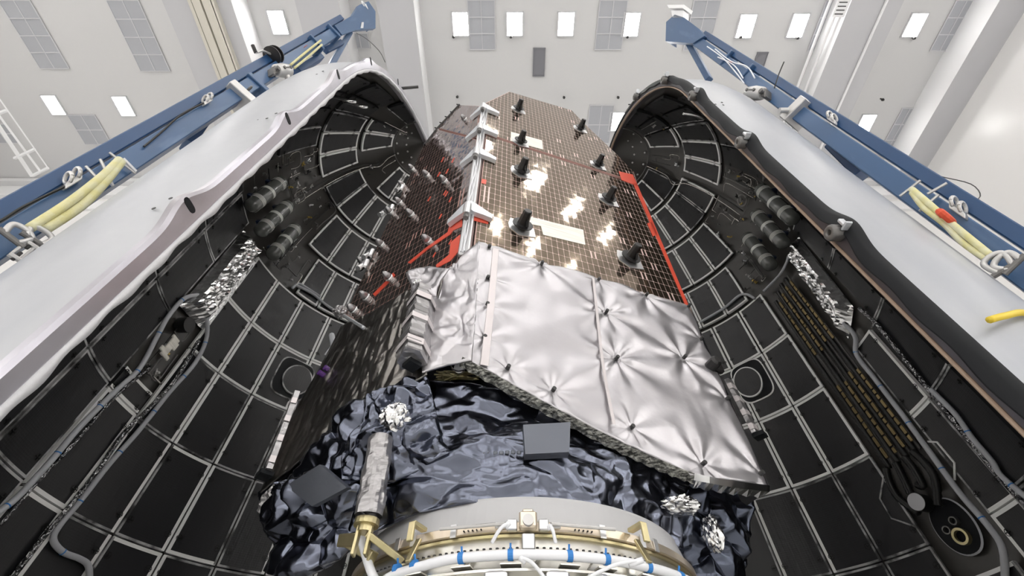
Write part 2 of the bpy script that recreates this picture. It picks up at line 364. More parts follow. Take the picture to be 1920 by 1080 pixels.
# ladder frame hanging at far left
zl = ZR-2.2
lad = empty('access_ladder', atz(60, 330, zl), 'white access ladder hanging below the ceiling at far left', 'ladder')
def strut(n, a, bb, wd):
    A, B = atz(*a, zl), atz(*bb, zl); MB().tube([A, B], wd, 4).build(n, 'beamwhite', lad)
for a, bb, wd in (((-40, 130), (90, 315), .03), ((-60, 150), (60, 330), .09), ((-40, 165), (76, 322), .05)): strut('rail', a, bb, wd)
for a, bb in (((-12, 216), (13, 207)), ((27, 297), (65, 280)), ((60, 330), (90, 315))): strut('rung', a, bb, .06)
b = MB(); rb = [at(*p, 6.2) for p in ((1728, 318), (1760, 330), (1820, 345), (1838, 368), (1810, 380), (1770, 360), (1735, 322))]
b.tube(smooth_path(rb, 4), .015, 6)
tag(b.build('hanging_cable', 'darkdot'), 'thin looped dark cable on the white wall at right', 'cable')
b = MB(); b.tube(smooth_path([at(1722, 316, 6.25), at(1800, 372, 6.1), at(1925, 440, 5.9), at(2100, 530, 5.6)], 4), .012, 6)
tag(b.build('tag_line', 'darkdot'), 'long thin dark line running down to the right edge', 'cable')
b = MB()
b.box(atz(1580, 8, DROP-.05), (.45, .8, .03), mi=0)
for i in range(6): b.box(atz(1580, 8, DROP-.07)+np.array([0, -.3+i*.12, 0]), (.3, .03, .01), mi=1)
tag(b.build('notice_sign', ['beamwhite', 'darkdot']), 'small white notice with dark lines of text under the ceiling pipes', 'sign')

# ------------------------------------------------------------ fairing halves
R0 = 2.57
FP = {-1: dict(xa=-2.153, ya=4.284, al=-.085, z1=6.38, zt=10.97, a=2.494, b=.962),
      1: dict(xa=2.567, ya=4.659, al=.071, z1=7.361, zt=11.153, a=1.754, b=.684)}
def prof(sd, z, off=0.):                       # z measured from the camera
    P = FP[sd]; zt = P['zt']+off; t = min(1, max(0, (z-P['z1'])/(zt-P['z1'])))
    return (R0+off)*max(0, 1-t**P['a'])**P['b']
def sp(sd, phi, z, off=0.):                    # point on the inner skin, pushed outward by off
    P = FP[sd]; r = prof(sd, z) ; dz = .02
    g = (prof(sd, z+dz)-prof(sd, z-dz))/(2*dz) if z < P['zt']-.06 else -3.
    k = 1/math.hypot(1, g); c, s_ = math.cos(R(phi)), math.sin(R(phi))
    rr = r+off*k
    return np.array([P['xa']+sd*rr*c, P['ya']+rr*s_, z+ZC-off*g*k])
def hit(sd, x, y):
    P = FP[sd]; d = ray(x, y); prev = None; best = None
    for i in range(400):
        t = 1+i*.04; z = t*d[2]; rho = math.hypot(t*d[0]-P['xa'], t*d[1]-P['ya'])
        g = rho-prof(sd, z) if z < P['zt'] else max(.001, rho)
        if prev is not None and prev < 0 <= g: best = t-.04*g/(g-prev)
        prev = g
    if best is None: best = 5.
    p = best*d
    return math.degrees(math.atan2(p[1]-P['ya'], (p[0]-P['xa'])*sd)), p[2]
def project(p):
    q_ = np.array(p)-C0; D = q_@FW; return np.array([960+FPX*q_[0]/D, 540-FPX*(q_@UP)/D])
def hito(sd, x, y, off):                       # like hit(), for something standing off the skin
    a, z = hit(sd, x, y); t = np.array([x, y], float)
    for _ in range(6):
        e0 = t-project(sp(sd, a, z, -off)); ja = project(sp(sd, a+.5, z, -off))-project(sp(sd, a, z, -off)); jz = project(sp(sd, a, z+.02, -off))-project(sp(sd, a, z, -off))
        J = np.array([ja/.5, jz/.02]).T; st = np.linalg.solve(J+np.eye(2)*1e-6, e0); a += float(np.clip(st[0], -6, 6)); z += float(np.clip(st[1], -.5, .5))
    return a, z
ZB = -ZC+.12                                   # foot of the fairing
def frame(sd):
    P = FP[sd]; n = np.array([math.cos(P['al']), math.sin(P['al']), 0])*(-sd); e = np.array([-math.sin(P['al']), math.cos(P['al']), 0])
    return n, e, np.array([P['xa'], P['ya'], 0.])
LBL = {-1: 'left payload fairing half, pale grey outside with a smooth slotted rim', 1: 'right payload fairing half, pale outside with a black sealed rim and round lugs'}
def zlist(sd):
    zt = FP[sd]['zt']; return list(np.linspace(ZB, 5.6, 12))+[5.6+(zt-5.6)*(1-(1-t)**1.7) for t in np.linspace(.06, .995, 26)]+[zt]
def profcurve(sd, off):                        # list of (s,z) over the whole arch with normal offset
    zs = zlist(sd); out = []
    for z in zs:
        r = prof(sd, z); dz = .02; g = (prof(sd, z+dz)-prof(sd, z-dz))/(2*dz) if z < FP[sd]['zt']-.05 else -6.
        k = 1/math.hypot(1, g); out.append((r+off*k, z-off*g*k))
    out[-1] = (0., FP[sd]['zt']+off)
    return out
SLOTZ = {-1: [], 1: []}
def rim_sz(sd, x, y):
    n, e, A = frame(sd); P = onplane(x, y, A+np.array([0, 0, ZC]), n); return float((P-A)@e), float(P[2]-ZC)
slots_px = {-1: [(347, 395), (535, 228), (628, 143), (690, 115), (741, 143)], 1: [(1577, 447), (1403, 268), (1309, 182), (1256, 144), (1201, 168)]}
def arch(sd, off, dense=1):
    """points round the rim from near foot over the tip to the far foot: (s, z, tangent-normal)"""
    zs = zlist(sd); zz = []
    for a, b_ in zip(zs[:-1], zs[1:]):
        m_ = max(3, int((b_-a)/.035)); zz += [a+(b_-a)*i/m_ for i in range(m_)]
    pts = [(-prof(sd, z), z) for z in zz]+[(0, FP[sd]['zt'])]+[(prof(sd, z), z) for z in reversed(zz)]
    out = []
    for i, p in enumerate(pts):
        a = pts[max(0, i-1)]; c = pts[min(len(pts)-1, i+1)]; t = unit((c[0]-a[0], c[1]-a[1])); nn = (-t[1], t[0])
        out.append((p, nn))
    return out
def build_fairing(sd):
    n, e, A = frame(sd); base = np.array([FP[sd]['xa'], FP[sd]['ya'], ZB+ZC])
    root = empty('payload_fairing', base, LBL[sd], 'rocket fairing', 'fairing halves')
    def W(s_, z, d=0.): return A+e*s_+n*d+np.array([0, 0, z+ZC])
    # shell: outer and inner skins
    al = math.degrees(FP[sd]['al'])*sd
    phis = [-90+al+180*i/72 for i in range(73)]
    zs = zlist(sd)[:-1]+[FP[sd]['zt']-.004]
    sh = MB()
    def oo(p):
        t = min(1, (90-abs(p-al))/14); t = t*t*(3-2*t); return (.120 if sd < 0 else .13)+(.08 if sd < 0 else .07)*t
    sh.grid([[sp(sd, p, z, oo(p)) for p in phis] for z in zs])
    sh.build('outer_skin', 'shell', root, smooth=True)
    sk = MB(); sk.grid([[sp(sd, p, z, .03) for p in phis] for z in zs]); sk.build('inner_skin', 'inner', root, smooth=True)
    # rim
    pts = arch(sd, 0); slots = [rim_sz(sd, *p) for p in slots_px[sd]]
    def wid(p):
        w_ = .125 if sd < 0 else .10
        for q_ in slots: w_ += (.085 if sd < 0 else .07)*math.exp(-((p[0]-q_[0])**2+(p[1]-q_[1])**2)/(2*.15**2))
        return w_
    f = MB(); rows = []
    dpt = .045
    for p, nn in pts:
        w_ = wid(p); o0 = (p[0]+nn[0]*-.0, p[1]+nn[1]*-.0); o1 = (p[0]+nn[0]*w_, p[1]+nn[1]*w_)
        rows.append([W(*o0, -.08), W(*o0, dpt*.6), W(p[0]+nn[0]*.02, p[1]+nn[1]*.02, dpt), W(p[0]+nn[0]*(w_-.02), p[1]+nn[1]*(w_-.02), dpt), W(*o1, dpt*.4), W(*o1, -.03)])
    [f.grid([[q_[k], q_[k+1]] for q_ in rows]) for k in range(5)]; f.build('rim', 'flange' if sd < 0 else 'flange_dark', root, smooth=True)
    # lip strip on the inside edge
    f = MB(); rows = []
    for i, (p, nn) in enumerate(pts):
        j = .008*math.sin(p[1]*19)+.006*math.sin(p[1]*7+p[0]*3)
        a0, a1 = (-.03-j, .012) if sd < 0 else (-.010, .004)
        rows.append([W(p[0]+nn[0]*a, p[1]+nn[1]*a, d) for a, d in ((a0, .01), (a0, dpt+.01), (a1, dpt+.012), (a1, .01))])
    f.grid(rows); f.build('edge_trim', 'lip' if sd < 0 else 'copper', root, smooth=True)
    if sd > 0:                                 # black seal outside the rim
        f = MB(); rows = []; rows2 = []
        for i, (p, nn) in enumerate(pts):
            w_ = wid(p)-.045; w2 = w_+.085
            j = .010*math.sin(p[1]*11+p[0]*5)
            rows.append([W(p[0]+nn[0]*a, p[1]+nn[1]*a, d) for a, d in ((w_+j, .02), (w_+.008+j, .07), (w_+.02+j, .07), (w_+.03+j, .056), (w2, .05), (w2+.008, -.035))])
        f.grid(rows); f.build('rubber_seal', 'seal', root, smooth=True)
    for s_, z in slots:
        i = min(range(len(pts)), key=lambda k: (pts[k][0][0]-s_)**2+(pts[k][0][1]-z)**2); p, nn = pts[i]
        tt = np.array([-nn[1], nn[0]]); c = np.array(p)+np.array(nn)*.13
        E = e*tt[0]+np.array([0, 0, tt[1]]); Nn = e*nn[0]+np.array([0, 0, nn[1]])
        if sd < 0:
            b = MB(); cc = W(c[0], c[1], dpt)
            ring = [cc+Nn*(.062*math.copysign(abs(math.cos(t))**.6, math.cos(t)))+E*(.030*math.copysign(abs(math.sin(t))**.8, math.sin(t))) for t in (2*math.pi*k/20 for k in range(20))]
            b.prism(ring, n, .004); b.build('latch_slot', 'seal', root)
        else:
            cc = W(c[0]-nn[0]*.03, c[1]-nn[1]*.03, dpt+.03)
            b = MB(); ra = []
            for r_, d in ((.022, -.04), (.022, .06), (.03, .07), (.062, .065), (.07, .05), (.07, -.04)):
                ra.append([cc+(E*math.cos(t)+Nn*math.sin(t))*r_+n*d for t in (2*math.pi*k/20 for k in range(20))])
            b.grid(ra, closed=True); lg = b.build('round_lug', 'fitting', root, smooth=True)
            b = MB(); b.tube([cc-n*.02, cc+n*.03], .022, 14); b.build('pin', 'brass', lg)
            b = MB(); b.box(cc+Nn*.10, (.09, .03, .05), E, Nn, n, bev=.008); b.box(cc+Nn*.10+E*.05, (.02, .08, .06), E, Nn, n, bev=.006); b.build('latch_bracket', 'bracket', root)
    return root, W
FR = {}; 
for sd in (-1, 1): FR[sd] = build_fairing(sd)
# --- acoustic blankets
def patch_pt(sd, P, d=0.): return sp(sd, P[0], P[1], -d)
def blanket(sd, quad, tape='tttt', cut=None, dots=True):
    """quad: four (phi,z): A(lo phi,lo z) B(hi phi,lo z) C(hi phi,hi z) D(lo phi,hi z); tape code per edge AB BC CD DA: t white, d dim, - none"""
    root = FR[sd][0]; A, B, C, D = [np.array(p, float) for p in quad]
    r = prof(sd, (A[1]+C[1])/2); gp = math.degrees(.014/max(r, .3)); gz = .014
    A = A+(gp, gz); B = B+(-gp, gz); C = C+(-gp, -gz); D = D+(gp, -gz)
    th = .045; n = 6
    def bi(u, v): return (A*(1-u)+B*u)*(1-v)+(D*(1-u)+C*u)*v
    b = MB(); bevu = .02
    uu = [0]+list(np.linspace(.02, .98, n))+[1]; 
    rows = []
    for v in uu:
        rows.append([patch_pt(sd, bi(u, v), .0 if (u in (0, 1) or v in (0, 1)) else th) for u in uu])
    b.grid(rows, 0)
    tw = .034
    def strip(P, Q, Rr, code):                 # strip along edge PQ, inward direction toward Rr side
        if code == '-': return
        mi = 1 if code == 't' else 2; tw = .034 if code == 't' else .02
        m = 6; L0 = []; L1 = []
        for i in range(m+1):
            t = i/m; p = P*(1-t)+Q*t; c = (A+B+C+D)/4
            p3 = patch_pt(sd, p, th+.004); c3 = patch_pt(sd, c, th+.004); pe = patch_pt(sd, Q, th)-patch_pt(sd, P, th)
            d = c3-p3; pe = pe/np.linalg.norm(pe); d = d-pe*np.dot(d, pe); d = d/np.linalg.norm(d)
            L0.append(p3-d*.004); L1.append(p3+d*tw)
        a = math.degrees(.1/r)
        b.grid([L0, L1], mi); 
        b.grid([[q+unit(patch_pt(sd, (A+C)/2, 0)-patch_pt(sd, (A+C)/2, 1))*.05 for q in L0], L0], mi)
    for P, Q, code in ((A, B, tape[0]), (B, C, tape[1]), (C, D, tape[2]), (D, A, tape[3])): strip(P, Q, None, code)
    if dots:
        for u, v in ((.10, .16), (.9, .16), (.1, .84), (.9, .84)):
            c = bi(u, v); p = patch_pt(sd, c, th+.006); a = unit(patch_pt(sd, c+(1, 0), th)-patch_pt(sd, c, th)); z = unit(patch_pt(sd, c+(0, .05), th)-patch_pt(sd, c, th)); nn = np.cross(a, z)
            ringp = [p+a*.038*math.cos(t)+z*.038*math.sin(t) for t in (2*math.pi*k/14 for k in range(14))]; ringq = [p+a*.030*math.cos(t)+z*.030*math.sin(t) for t in (2*math.pi*k/14 for k in range(14))]
            b.grid([ringp, ringq], 3, closed=True)
            b.box(p, (.058, .008, .012), a, z, nn, mi=3); b.box(p, (.008, .058, .012), a, z, nn, mi=3)
    b.build('acoustic_blanket', ['panel', 'tape', 'tapedim', 'cross'], root)
def cellq(p0, p1, z0, z1): return [(p0, z0), (p1, z0), (p1, z1), (p0, z1)]
LZ = [-.2, .98, 2.11, 3.24, 4.42, 5.53, 6.68]
LC = [10.2, 23.8, 37.6, 51.5, 65, 78.5, 88]
for i in range(6):
    for j in range(6):
        far = LZ[i] >= 4.4
        code = {0: 'dtdt', 1: 'dttd', 2: 'tddt', 3: 'dtdd', 4: 'tttt'}.get(j, 'tttt')
        if far: code = 'tttt'
        if i == 3 and j in (1, 2): code = 'dddt'
        blanket(-1, cellq(LC[j], LC[j+1], LZ[i], LZ[i+1]), code)
for z0, z1, cd_ in ((-.2, .98, 'ttdd'), (.98, 2.11, 'tttt'), (2.11, 3.28, 'tttt'), (3.28, 3.6, 't-t-')): blanket(-1, cellq(-2.8, 10., z0, z1), cd_)
for z0, z1 in ((-.2, .98), (.98, 2.14), (2.14, 3.31), (3.31, 4.51), (4.51, 5.68), (5.68, 6.86)): blanket(-1, cellq(-16.8, -3.2, z0, z1), 'dddd')
for z0, z1 in ((-.2, .98), (.98, 2.14), (2.14, 3.33), (3.33, 4.54), (4.54, 5.74), (5.74, 6.9)):
    blanket(-1, cellq(-30.4, -17.2, z0, z1), '-ddd'); blanket(-1, cellq(-43.6, -30.8, z0, z1), '----', dots=False)
    blanket(-1, cellq(-57, -44, z0, z1), '----', dots=False); blanket(-1, cellq(-70.4, -57.4, z0, z1), '----', dots=False); blanket(-1, cellq(-84, -70.8, z0, z1), '----', dots=False)
RZ = [-.2, .98, 2.13, 3.27, 4.43, 5.6, 6.72]
RC = [22.8, 36, 49.7, 63.2, 76.8, 88]
for i in range(6):
    for j in range(5): blanket(1, cellq(RC[j]+(.3 if i == 5 else 0), RC[j+1], RZ[i], RZ[i+1]), 'tttt' if i > 2 else ('dtdd' if j else 'dddd'))
for z0, z1, cd_ in ((3.36, 4.55, 'tdtt'), (2.14, 3.36, 'tdtd'), (.98, 2.14, 'dttd'), (-.2, .98, 'tttt')): blanket(1, cellq(-4, 5.2, z0, z1), cd_)
blanket(1, cellq(7.5, 22.2, -.2, 1.75), 'ddtd')
for z0, z1 in ((-.2, .98), (.98, 2.2), (2.2, 3.38), (3.38, 4.54), (4.54, 5.72), (5.72, 6.9)):
    blanket(1, cellq(-17.5, -8 if z0 > 4.5 else -4.6, z0, z1), 'd-d-'); blanket(1, cellq(-31, -18, z0, z1), '----', dots=False); blanket(1, cellq(-44.5, -31.4, z0, z1), '----', dots=False)
    blanket(1, cellq(-58, -45, z0, z1), '----', dots=False); blanket(1, cellq(-71.4, -58.4, z0, z1), '----', dots=False); blanket(1, cellq(-84, -71.8, z0, z1), '----', dots=False)
# ogive rows (left)
def og(sd, *q_): 
    for p0, p1, z0, z1, cd_ in q_: blanket(sd, cellq(p0, p1, z0, z1), cd_)
og(-1, (33, 44.2, 6.76, 7.82, 'tttt'), (44.2, 55.6, 6.76, 7.82, 'tttt'), (55.6, 67, 6.76, 7.82, 'tttt'), (67, 78, 6.76, 7.82, 'tttt'),
   (24.6, 38, 7.9, 8.88, 'tttt'), (38, 51.5, 7.9, 8.88, 'tttt'), (51.5, 65, 7.9, 8.88, 'tttt'), (65, 78.5, 7.9, 8.88, 'tttt'),
   (5.9, 21.2, 8.97, 9.77, 'ddtd'), (21.2, 36.8, 8.97, 9.77, 'ttdt'), (36.8, 51.6, 8.97, 9.77, 'tttt'), (51.6, 67, 8.97, 9.77, 'tttt'),
   (-15, 0, 8.97, 9.77, 'tttt'), (-30.8, -15, 8.97, 9.77, 'tttt'), (-46.4, -30.8, 8.97, 9.77, 'ddtd'), (-62, -47.6, 8.97, 9.77, '-d--'), (-78, -63, 8.97, 9.77, '----'),
   (-35, -22.3, 7.0, 7.9, '----'), (-35.2, -22.3, 7.94, 8.9, '-ddd'), (-48.5, -35.6, 7.94, 8.9, 'd---'), (-62, -49, 7.94, 8.9, '----'), (-76, -62.4, 7.94, 8.9, '----'),
   (-48.5, -35.6, 6.95, 7.9, '----'), (-62, -49, 6.95, 7.9, '----'), (-76, -62.4, 6.95, 7.9, '----'),
   (31, 49, 9.84, 10.42, 'tttt'), (49, 66, 9.84, 10.42, 'tttt'), (-32, -10, 9.84, 10.42, 'tttt'), (-48, -32, 9.84, 10.42, 'tt--'), (-84, -66, 9.84, 10.42, '-d--'))
og(1, (29.4, 41, 6.82, 7.92, 'tttt'), (41, 53.6, 6.82, 7.92, 'tttt'), (53.6, 66, 6.82, 7.92, 'tttt'), (66, 78, 6.82, 7.92, 'tttt'),
   (22.2, 35.4, 8.02, 9.08, 'tttt'), (35.4, 48.4, 8.02, 9.08, 'tttt'), (48.4, 62, 8.02, 9.08, 'tttt'), (62, 76, 8.02, 9.08, 'tttt'),
   (3.4, 17.4, 9.16, 10.0, 'tdtt'), (17.4, 32.8, 9.16, 10.0, 'dttd'), (32.8, 46.8, 9.16, 10.0, 'tttt'), (46.8, 62, 9.16, 10.0, 'tttt'),
   (-17, -2.6, 9.16, 10.0, 'tttt'), (-32.4, -17, 9.16, 10.0, 'ttdt'), (-47.4, -32.4, 9.16, 10.0, 'ddtd'), (-63, -49, 9.16, 10.0, '-d--'), (-79, -64, 9.16, 10.0, '----'),
   (-44, -31, 8.02, 9.1, 'dd--'), (-58, -45, 8.02, 9.1, '----'), (-72, -59, 8.02, 9.1, '----'), (-44, -20, 6.95, 7.98, '----'), (-58, -45, 6.95, 7.98, '----'), (-72, -59, 6.95, 7.98, '----'), (-30.6, -17.6, 8.02, 9.1, 'd---'),
   (10, 30, 10.06, 10.66, 'd-dd'), (30.6, 48, 10.06, 10.66, 'tttt'), (-47, -25, 10.06, 10.66, 'ttt-'), (-66, -48, 10.06, 10.66, '-d--'), (-84, -67, 10.06, 10.66, '----'))
# things fixed inside, laid along the skin
def stube(sd, px, r, name, m, off=.05, rootless=False, k=5, lift=None, n=8, parent=None):
    pts = [hito(sd, *p, off) for p in px]; P = [sp(sd, a, z, -off) for a, z in pts]
    b = MB(); b.tube(smooth_path(P, k), r, n); return b.build(name, m, parent or FR[sd][0], smooth=True)
def bands(sd, px, r, m, every, parent, off):
    pts = [hito(sd, *p, off) for p in px]; P = smooth_path([sp(sd, a, z, -off) for a, z in pts], 8); b = MB(); acc = 0; c = 0
    for i in range(1, len(P)):
        acc += np.linalg.norm(P[i]-P[i-1])
        if acc > every:
            acc = 0; d = unit(P[i]-P[i-1]); b.tube([P[i]-d*.006, P[i]+d*.006], r*1.06, 10); c += 1
    if c: b.build('cable_tie', m, parent)
H = [(-1, [(392, 553), (350, 557), (318, 590), (295, 630), (262, 690), (222, 728), (150, 800), (95, 865), (35, 930), (0, 958), (-60, 1000)], .029, 'harness'),
     (-1, [(386, 575), (388, 630), (366, 680), (318, 735), (258, 810), (205, 870), (150, 940), (112, 985), (100, 1012), (118, 1035), (150, 1048), (166, 1062), (168, 1100)], .029, 'harness'),
     (-1, [(372, 640), (330, 710), (285, 760), (230, 815), (185, 880), (130, 950), (75, 1015), (25, 1080)], .026, 'foildull'),
     (-1, [(280, 690), (215, 745), (140, 830), (60, 915), (0, 985)], .018, 'foildull'),
     (-1, [(600, 556), (575, 540), (560, 532), (548, 540)], .028, 'harness'), (-1, [(555, 535), (585, 550), (612, 572), (640, 590)], .028, 'harness'),
     (1, [(1540, 560), (1575, 598), (1603, 630), (1606, 665), (1640, 710), (1690, 775), (1745, 850), (1800, 925), (1852, 985), (1880, 1030), (1885, 1100)], .032, 'harness'),
     (1, [(1612, 578), (1648, 612), (1690, 665), (1735, 722), (1775, 772), (1830, 840), (1880, 900), (1950, 975)], .030, 'foildull'),
     (1, [(1745, 730), (1790, 775), (1822, 820), (1860, 865), (1880, 895), (1960, 960)], .028, 'harness'),
     (1, [(1313, 604), (1357, 578), (1385, 555), (1400, 552), (1415, 560)], .026, 'harness'), (1, [(1432, 546), (1462, 515), (1475, 492), (1480, 478), (1495, 470)], .024, 'harness'),
     (1, [(1490, 490), (1520, 530), (1560, 580), (1590, 610)], .018, 'foildull')]
for sd, px, r_, m_ in H:
    o = stube(sd, px, r_, 'cable_harness', m_, off=.085)
    if m_ == 'harness' and len(px) > 5: bands(sd, px, r_, 'harnessblue', .55, o, .085)
# foil covered ducts
def foil_box(sd, quad, h, name='foil_cover', m='foil', amp=.05):
    A, B, C, D = [np.array(p, float) for p in quad]; nu, nv = 14, 40; rows = []
    for j in range(nv+1):
        v = j/nv; row = []
        for i in range(nu+1):
            u = i/nu; p = (A*(1-u)+B*u)*(1-v)+(D*(1-u)+C*u)*v
            e_ = min(1, min(u, 1-u)*6)*min(1, min(v, 1-v)*14)
            q3 = Vector((p[0]*.25, p[1]*3, 3.1*sd)); nz = noise.noise(q3*1.6)*.9+abs(noise.noise(q3*2.6))*1.3-.2
            row.append(sp(sd, p[0], p[1], -(.02+h*e_+amp*nz*e_)))
        rows.append(row)
    b = MB(); b.grid(rows); return b.build(name, m, FR[sd][0])
foil_box(-1, [(-1.8, 4.72), (9.2, 4.8), (9.4, 6.78), (-2.4, 6.72)], .16)
foil_box(-1, [(8.0, 4.78), (10.8, 4.8), (10.8, 6.6), (8.6, 6.6)], .07, 'foil_edge', 'foil', .01)
foil_box(1, [(-4.5, 4.98), (5.4, 4.75), (1.2, 6.68), (-7.5, 6.74)], .16)
# openings with white edging
def dshape(sd, pc, zc, ra, rz):
    root = FR[sd][0]; c = np.array([pc, zc]); b = MB()
    def loop(kx, kz, d, ex=.5, dx=0, dz=0): return [sp(sd, pc+dx+kx*ra*math.copysign(abs(math.cos(t))**ex, math.cos(t)), zc+dz+kz*rz*math.copysign(abs(math.sin(t))**ex, math.sin(t)), -d) for t in (2*math.pi*k/36 for k in range(36))]
    o = loop(1, 1, .052); b.grid([o, loop(.93, .94, .056)], 1, closed=True); b.grid([loop(.93, .94, .054), loop(.02, .02, .054)], 0, closed=True)
    b.build('access_recess', ['seal', 'tape' if sd > 0 else 'tapedim'], root)
    b = MB(); dx = ra*.22
    b.grid([loop(.80, .76, .075, 1, dx), loop(.73, .70, .078, 1, dx)], 1, closed=True); b.grid([loop(.73, .70, .076, 1, dx), loop(.01, .01, .076, 1, dx)], 0, closed=True)
    b.grid([loop(.80, .76, .05, 1, dx), loop(.80, .76, .075, 1, dx)], 1, closed=True)
    b.build('access_cover', ['panel', 'tape' if sd > 0 else 'tapedim'], root)
dshape(-1, 48.5, 5.02, 7.2, .40); p_, z_ = hit(1, 1412, 716); dshape(1, p_, z_, 7.0, .42)
# gas tanks
def tank(sd, top, bot, label, tilt=0):
    r = .128; off = .20; (p0, z0), (p1, z1) = hito(sd, *bot, off), hito(sd, *top, off); p = (p0+p1)/2
    A_, B_ = sp(sd, p, z0, -off), sp(sd, p, z1, -off); Ln = np.linalg.norm(B_-A_); d = (B_-A_)/Ln
    root = empty('gas_tank', A_, label, 'tank', 'gas tanks mounted inside the fairing halves')
    b = MB(); pts = []; rs = []
    for t in np.linspace(0, math.pi/2, 9): pts.append(A_+d*(r*.75*(1-math.cos(t)))); rs.append(max(.006, r*math.sin(t)))
    for t in np.linspace(math.pi/2, 0, 9): pts.append(B_-d*(r*.75*(1-math.cos(t)))); rs.append(max(.006, r*math.sin(t)))
    b.tube(pts, rs, 28); b.build('tank_body', 'tank', root, smooth=True)
    for f_, w_, ns in ((.20, .012, 4), (.52, .07, 1), (.80, .012, 4)):
        b = MB()
        for i in range(ns):
            c = A_+d*(Ln*f_+i*.026); a = unit(np.cross(d, [0, 0, 1.]) if abs(d[2]) < .95 else np.cross(d, [0, 1., 0])); bb = np.cross(d, a)
            b.tube([c-d*w_/2, c+d*w_/2], r+.002, 28)
        b.build('tank_band', 'tankband', root)
    b = MB(); rad = unit(sp(sd, p, (z0+z1)/2, .1)-sp(sd, p, (z0+z1)/2, -.1))
    for f_ in (.25, .75): b = MB(); b.box(A_+d*Ln*f_+rad*.10, (.07, .2, .14), d, np.cross(d, rad), rad, bev=.01); b.build('cradle', 'tanknavy', root)
    b = MB(); b.tube(smooth_path([B_, B_+d*.06, B_+d*.1+rad*.12], 4), .010, 8); b.build('valve_tube', 'pipe', root)
for sd, t_, b_, lb in ((-1, (532, 343), (465, 385), 'upper left dark gas tank, nearest the slotted rim'), (-1, (546, 388), (481, 431), 'middle dark gas tank in the left fairing half'), (-1, (562, 430), (502, 476), 'lowest dark gas tank in the left fairing half'),
                       (1, (1422, 361), (1492, 405), 'uppermost dark gas tank in the right fairing half'), (1, (1411, 406), (1477, 451), 'middle dark gas tank in the right fairing half'), (1, (1394, 447), (1454, 496), 'lowest dark gas tank in the right fairing half')):
    tank(sd, t_, b_, lb)
# bay clutter: tubes, valves, small boxes
rnd = random.Random(3)
def bay(sd, p0, p1, z0, z1, ntube, nfit):
    root = FR[sd][0]
    for i in range(ntube):
        a = rnd.uniform(p0, p1); z = rnd.uniform(z0, z1); pts = [(a, z)]
        for k in range(rnd.randint(2, 5)):
            if rnd.random() < .5: a = min(p1, max(p0, a+rnd.choice((-1, 1))*rnd.uniform(2, 8)))
            else: z = min(z1, max(z0, z+rnd.choice((-1, 1))*rnd.uniform(.1, .5)))
            pts.append((a, z))
        o = rnd.uniform(.02, .12); b = MB(); b.tube(smooth_path([sp(sd, *q_, -o) for q_ in pts], 4), rnd.choice((.006, .008, .011)), 6)
        b.build('gas_line', rnd.choice(('pipe', 'pipe', 'fitting', 'fitblack')), root, smooth=True)
    for i in range(nfit):
        a = rnd.uniform(p0, p1); z = rnd.uniform(z0, z1); o = rnd.uniform(.02, .1); c = sp(sd, a, z, -o); d = unit(sp(sd, a, z, -.3)-sp(sd, a, z, 0)); t1 = unit(np.cross(d, (0, 0, 1))); t2 = np.cross(d, t1); an = rnd.uniform(0, 3)
        X = t1*math.cos(an)+t2*math.sin(an); Y_ = np.cross(d, X); b = MB(); s_ = rnd.uniform(.03, .07)
        b.box(c, (s_, s_*.6, s_*.8), X, Y_, d, bev=.006); b.tube([c-X*s_, c+X*s_], s_*.22, 8); b.tube([c, c+d*s_*.9], s_*.28, 8); b.tube([c+X*s_*.8, c+X*s_*.8+Y_*s_*.7], s_*.15, 6)
        b.build('valve_fitting', rnd.choice(('fitting', 'steel', 'fitblack', 'steel', 'silver', 'fitting', 'brass')), root)
bay(-1, -21, 23, 8.15, 8.9, 15, 22); bay(-1, 17, 31, 6.85, 7.8, 5, 9); bay(-1, -20, 20, 6.9, 8.2, 4, 3); bay(-1, -22, -12, 7.2, 8.6, 3, 6); bay(-1, 0, 9, 3.7, 4.6, 4, 7); bay(-1, -8, 28, 9.85, 10.4, 2, 3)
bay(1, -17, 22, 8.25, 9.05, 15, 22); bay(1, 17, 28, 6.9, 7.9, 5, 9); bay(1, -17, 20, 7.0, 8.3, 4, 3); bay(1, -17, -8, 8.0, 9.0, 2, 5); bay(1, -22, 8, 10.1, 10.6, 3, 3)
bay(-1, -60, -40, 9.9, 10.6, 2, 2); bay(1, -62, -48, 10.1, 10.7, 2, 2)
# ring fitting in each bay
for sd, c in ((-1, (561, 363)), (1, (1393, 375))):
    a, z = hit(sd, *c); b = MB()
    for r1, r2 in ((.13, .10), (.05, .03)):
        b.grid([[sp(sd, a+math.degrees(r_*math.cos(t)/2.2), z+r_*math.sin(t), -.03) for t in (2*math.pi*k/24 for k in range(24))] for r_ in (r1, r2)], closed=True)
    b.build('port_ring', 'fitting', FR[sd][0])
